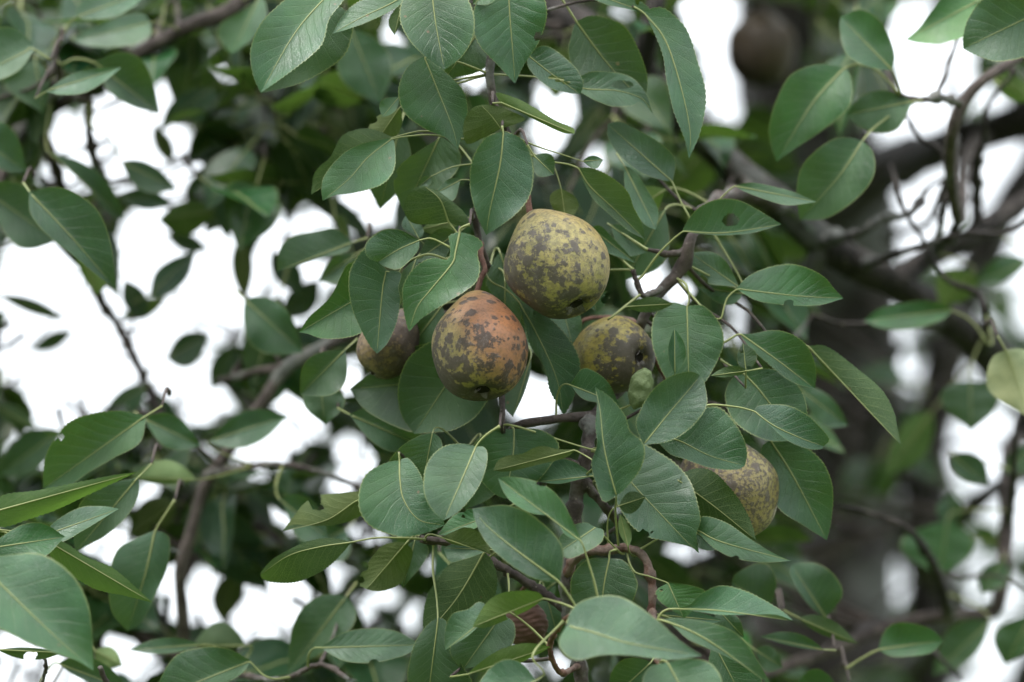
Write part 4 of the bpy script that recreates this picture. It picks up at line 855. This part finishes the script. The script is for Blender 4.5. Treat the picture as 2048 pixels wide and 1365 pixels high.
# ------------------------------------------------------------------ foliage behind, on its own twigs
GAPS = [  # where the photograph shows open sky
 [(180,190),(225,185),(265,215),(318,230),(318,270),(308,300),(340,350),(395,325),(392,400),(345,405),(330,372),(255,335),(245,370),(225,380),(205,340),(185,265),(172,240)],
 [(103,245),(170,245),(175,300),(160,330),(105,310)], [(65,335),(120,325),(178,385),(165,392),(100,370),(66,372)], [(305,145),(335,145),(342,215),(328,228),(316,200)],
 [(340,258),(376,258),(372,330),(338,320)], [(404,72),(440,75),(438,120),(408,115)], [(405,138),(432,138),(430,178),(404,176)], [(445,160),(480,165),(470,195),(450,190)], [(475,130),(505,128),(512,160)],
 [(255,415),(320,415),(345,474),(440,455),(466,500),(490,600),(490,660),(440,690),(420,664),(345,664),(330,715),(290,690),(262,640),(232,575),(236,520),(248,470)],
 [(0,480),(60,500),(112,486),(165,560),(196,612),(265,730),(262,790),(190,830),(110,870),(60,800),(0,720)], [(290,750),(340,722),(425,722),(460,780),(460,850),(400,850),(330,800)],
 [(500,520),(535,430),(560,470),(550,540),(500,600)], [(572,415),(660,420),(660,470),(590,474)], [(655,400),(800,378),(812,430),(740,472),(690,440)], [(558,555),(640,530),(695,540),(640,610),(600,660),(545,590)],
 [(668,735),(708,712),(732,770),(708,802),(668,780)], [(560,800),(600,770),(625,830),(650,860),(570,930),(535,900)], [(465,870),(500,852),(540,870),(520,910),(470,930)], [(380,880),(410,900),(400,930),(375,905)],
 [(668,866),(714,872),(718,920),(770,965),(700,990),(640,1000),(630,960),(688,940)], [(735,885),(785,888),(784,922),(740,925)], [(515,960),(560,985),(600,1060),(575,1085),(530,1040)], [(695,1052),(762,1055),(764,1088),(715,1098)],
 [(620,1150),(660,1120),(705,1172),(690,1182)], [(525,1168),(600,1165),(642,1200),(590,1275),(555,1240)], [(468,1190),(530,1180),(545,1300),(490,1312)], [(262,972),(312,958),(328,1000),(262,1014)], [(180,1080),(278,1056),(262,1082),(222,1132),(150,1110)],
 [(340,1108),(358,1108),(352,1240),(295,1252),(320,1190)], [(378,1150),(420,1150),(462,1205),(440,1250),(376,1285)], [(184,1250),(215,1280),(270,1300),(325,1330),(310,1365),(250,1365),(190,1330)], [(0,1255),(50,1272),(140,1318),(190,1380),(0,1380)], [(60,860),(110,880),(80,960),(40,930),(0,960),(0,900)],
 [(700,1205),(760,1240),(745,1262),(690,1262)], [(805,1210),(848,1205),(840,1260),(800,1270)], [(735,1175),(810,1180),(790,1205),(735,1205)], [(860,1110),(885,1095),(880,1140),(835,1150)], [(825,1130),(850,1120),(840,1160)],
 [(1345,0),(1480,0),(1488,40),(1455,65),(1445,120),(1480,170),(1512,190),(1500,222),(1440,262),(1412,230),(1400,110),(1350,35)], [(1820,0),(1880,0),(1815,80),(1935,88),(1962,112),(1900,182),(1795,150),(1772,45)], [(1812,218),(1862,208),(1862,262),(1822,270)],
 [(1930,290),(2048,250),(2060,520),(1975,540),(1925,520),(1990,420),(1935,410),(1900,360)], [(1755,400),(1830,330),(1880,350),(1885,470),(1800,545),(1748,510)], [(1880,540),(1940,500),(1990,500),(1900,600)],
 [(1140,820),(1090,848),(1010,850),(1005,770),(1075,735),(1110,760)], [(1240,500),(1320,515),(1322,590),(1290,598),(1255,570)], [(1325,575),(1390,565),(1385,612),(1335,610)], [(1438,480),(1475,490),(1470,520),(1442,510)], [(1458,600),(1500,605),(1500,690),(1460,680)],
 [(765,10),(800,70),(835,95),(810,104),(770,90)], [(905,150),(975,125),(972,205),(930,185)], [(1000,170),(1140,175),(1155,215),(1080,262),(1060,200)], [(1060,240),(1150,212),(1140,260),(1080,330)], [(1190,280),(1240,340),(1185,345)], [(1150,345),(1200,410),(1180,425),(1150,400)],
 [(1222,15),(1270,18),(1268,62),(1235,50)], [(1305,60),(1332,140),(1308,120)], [(1345,280),(1372,280),(1368,320),(1350,318)], [(1345,345),(1375,345),(1370,372),(1348,370)], [(1285,450),(1322,455),(1318,480),(1290,478)],
 [(1285,1085),(1400,1100),(1455,1110),(1440,1140),(1330,1120),(1285,1100)], [(1220,1025),(1280,1045),(1260,1065),(1180,1050)], [(1490,1230),(1565,1240),(1568,1310),(1505,1300)], [(1935,820),(2015,832),(2012,960),(1940,945)], [(2028,950),(2060,950),(2060,1060),(2030,1060)], [(1940,1280),(1990,1270),(1985,1320),(1945,1318)],
 [(1778,630),(1830,600),(1825,640),(1790,640)], [(1775,660),(1808,660),(1805,730),(1775,732)], [(1000,1310),(1060,1290),(1090,1340),(1040,1365)], [(1100,1295),(1150,1300),(1140,1365),(1095,1365)], [(1535,1060),(1575,1055),(1565,1090)], [(1690,300),(1720,290),(1700,330)], [(2010,20),(2060,10),(2060,60)]]
GM = np.zeros((700, 1060), bool); gy, gx = np.mgrid[0:700, 0:1060]; gx = gx*2-20.; gy = gy*2-10.
for g_ in GAPS:
    g_ = np.array(g_, float); x1, y1 = g_[:, 0], g_[:, 1]; x2, y2 = np.roll(x1, -1), np.roll(y1, -1); m_ = np.zeros(GM.shape, int)
    for a, b, c_, e in zip(x1, y1, x2, y2): m_ += ((b > gy) != (e > gy)) & (gx < (c_-a)*(gy-b)/(e-b+1e-9)+a)
    GM |= (m_ % 2) == 1
GM[5:95, 728:812] = True      # keep the set-back pear clear
def in_gap(P):
    P = np.asarray(P); ix = ((P[:, 0]+20)/2).astype(int); iy = ((P[:, 1]+10)/2).astype(int)
    ok = (ix >= 0) & (ix < 1060) & (iy >= 0) & (iy < 700)
    return bool(GM[iy[ok], ix[ok]].any())
def gap_share(P):
    ix = ((P[:, 0]+20)/2).astype(int); iy = ((P[:, 1]+10)/2).astype(int)
    ok = (ix >= 0) & (ix < 1060) & (iy >= 0) & (iy < 700)
    return GM[iy[ok], ix[ok]].sum()/len(P)
def projn(V):
    y = V[:, 1]-CAM.y; z = V[:, 2]-CAM.z; D = y*cp + z*sp; u = -y*sp + z*cp
    return np.stack((1024 + V[:, 0]/(S*D), 682.5 - u/(S*D)), 1), D-D0
# prototypes in local metres: +Y from base to tip, +Z upper face
PROTO = []
for q in range(7):
    r_ = np.random.default_rng(100+q); nu, nv = 12, 3; L = 1.0; t = np.linspace(0, 1, nu+1)
    wd = r_.uniform(.27, .36); pw = np.interp(t**r_.uniform(.85, 1.2), PR_T, PR_W); bend = r_.uniform(-.06, .06); fold = r_.uniform(.1, .5); dr = r_.uniform(.05, .3)
    V = []; UV = []
    for i in range(nu+1):
        for j in range(-nv, nv+1):
            s = j/nv
            V.append((s*wd*pw[i] + bend*math.sin(t[i]*3.14), t[i], fold*abs(s)*wd*pw[i] - dr*t[i]**2 + .02*math.sin(t[i]*9+s*2+q))); UV.append((.5+.5*s, t[i]))
    nc = 2*nv+1; F = [(i*nc+j, i*nc+j+1, (i+1)*nc+j+1, (i+1)*nc+j) for i in range(nu) for j in range(nc-1)]
    V = np.array(V); mid = V[nv::nc]
    P = np.vstack(([(0, -.42, .10), (0, -.22, .06)], mid[::2]+(0, 0, .004)))
    v, f = tube(P, np.concatenate(([.014, .013], np.linspace(.013, .004, len(P)-2))), 5, .02, 3)
    F2 = F + [tuple(i+len(V) for i in x) for x in f]
    PROTO.append((np.vstack((V, v)), F2, np.vstack((np.array(UV), np.tile((.5, .5), (len(v), 1)))), [0]*len(F)+[1]*len(f),
                  V[::2]))
PME = [new_mesh('leaf', p[0], p[1], [LEAFB, PET], p[2], p[3]) for p in PROTO]
fill = []        # (screen size, proto, matrix 3x3, position, d, twig)
STEMS = []
COV = np.zeros((72, 106))
def place(cx, cy, d, inside, n, cap=5.0):
    node = W(cx, cy, d); got = 0
    if nearest(node)[0] > (.5 if inside else .38): return
    for q in range(n):
        size = rng.uniform(.056, .088)
        az = rng.uniform(0, 6.283); dip = rng.uniform(-.2, 1.25)
        y = np.array((math.cos(az)*math.cos(dip), math.sin(az)*math.cos(dip)*.8 - .25, -math.sin(dip))); y /= np.linalg.norm(y)
        upn = np.array((rng.normal(0, .45), rng.normal(-.25, .45), 1.0)); z = upn - y*np.dot(upn, y); z /= np.linalg.norm(z)
        x = np.cross(y, z); Rm = np.stack((x, y, z), 1)*size
        pos = node - Rm @ np.array((0, -.42, .10)); k_ = rng.integers(len(PROTO))
        pts = PROTO[k_][4] @ Rm.T + pos
        P2, DD = projn(pts)
        inf = bool(((P2[:, 0] > -30) & (P2[:, 0] < 2078) & (P2[:, 1] > -30) & (P2[:, 1] < 1395)).any())
        if inside:
            if (d < 4 and gap_share(P2) > .09) or DD.min() < .16: continue
            ix = np.clip(((P2[:, 0]+40)/20).astype(int), 0, 105); iy = np.clip(((P2[:, 1]+30)/20).astype(int), 0, 71)
            cells = np.unique(iy*106+ix)
            if COV.ravel()[cells].mean() > cap: continue
            COV.ravel()[cells] += .7
        elif inf: continue
        fill.append((size/(D0+d), k_, Rm, pos, d, inf)); got += 1
    if got: STEMS.append((node, inside))
for _ in range(7500):
    cx, cy = rng.uniform(-60, 2110), rng.uniform(-60, 1430)
    d = .25 + (1.1 if cx < 1470 else 2.7)*rng.random()**1.2
    if cx > 1470 and 60 < cy:
        if d < 1.9 and rng.random() < (.995 if cy > 180 else .93): continue
        if d > 1.9: d += rng.uniform(0.0, .5)
    if in_gap([(cx, cy)]): continue
    place(cx, cy, d, True, 4, 4.6)
n_in = len(fill)
for _ in range(1500):            # the crown overhead, which shades the inside of the tree
    place(rng.uniform(-1300, 3300), rng.uniform(-2300, -60), rng.uniform(.35, 2.6), False, 5)
for _ in range(320):             # crown round the view, seen only from other places
    a = rng.uniform(0, 6.283); rr = rng.uniform(.75, 1.6)
    place(1024+math.cos(a)*rr*1900, 500+math.sin(a)*rr*1500, rng.uniform(-.1, 2.2), False, 5)
ORD = sorted(range(len(fill)), key=lambda i: (not fill[i][5], fill[i][4]))
NL = max(0, 300-LN[0])
for i in ORD[:NL]:
    sz, k_, Rm, pos, d, inf = fill[i]
    if not inf: continue
    nb = nearest(pos); o = bpy.data.objects.new('leaf', PME[k_]); COL.objects.link(o); o.parent = nb[1]
    M = Matrix([[*Rm[r], pos[r]-ORG[nb[1].name][r]] for r in range(3)] + [[0, 0, 0, 1]]); o.matrix_basis = M
    tn = TINT[random.choice('ndddddgo')]; o.color = (*tn, .2)
VV, FF, UU, MI = [], [], [], []; off = 0
for i in ORD[NL:]:
    sz, k_, Rm, pos, d, inf = fill[i]; p = PROTO[k_]
    VV.append(p[0] @ Rm.T + pos); FF += [tuple(a+off for a in f) for f in p[1]]; UU.append(p[2]); MI += p[3]; off += len(p[0])
VV = np.vstack(VV)
fo = link('foliage', new_mesh('foliage', VV-TR0, FF, [LEAFB, PET], np.vstack(UU), MI), tree, TR0, 'stuff'); fo.color = (.62, .68, .62, .24)
# thin twigs to the leaf clusters behind
VV, FF, off = [], [], 0
for node, inside in STEMS:
    nb = nearest(node); q = nb[2]; L = np.linalg.norm(q-node)
    if inside and L > .6: P = spline([node, node + np.array((rng.normal(0, .02), .07, .04))], 4)
    elif inside:
        # keep the twig short of open sky: run it only where it stays among leaves
        P = spline([node, node+(q-node)*.35+np.array((0, .04, .03)), q], 14)
        if in_gap([proj(p)[:2] for p in P]): P = spline([node, node + np.array((rng.normal(0, .02), .07, .04))], 5)
    else:
        P = spline([node, node+(q-node)*.4+np.array((0, .05, .05)), q], 10); P2 = projn(P)[0]
        if L > .42 or ((P2[:, 0] > -20) & (P2[:, 0] < 2068) & (P2[:, 1] > -20) & (P2[:, 1] < 1385)).any(): P = spline([node, node+np.array((0, .05, .05))], 4)
    v, f = tube(P, np.linspace(.0012, .003, len(P)), 5, .1, 2)
    VV.append(v); FF += [tuple(a+off for a in x) for x in f]; off += len(v)
VV = np.vstack(VV)
link('fine_twigs', new_mesh('fine_twigs', VV-TR0, FF, [BARKM]), tree, TR0, 'stuff')
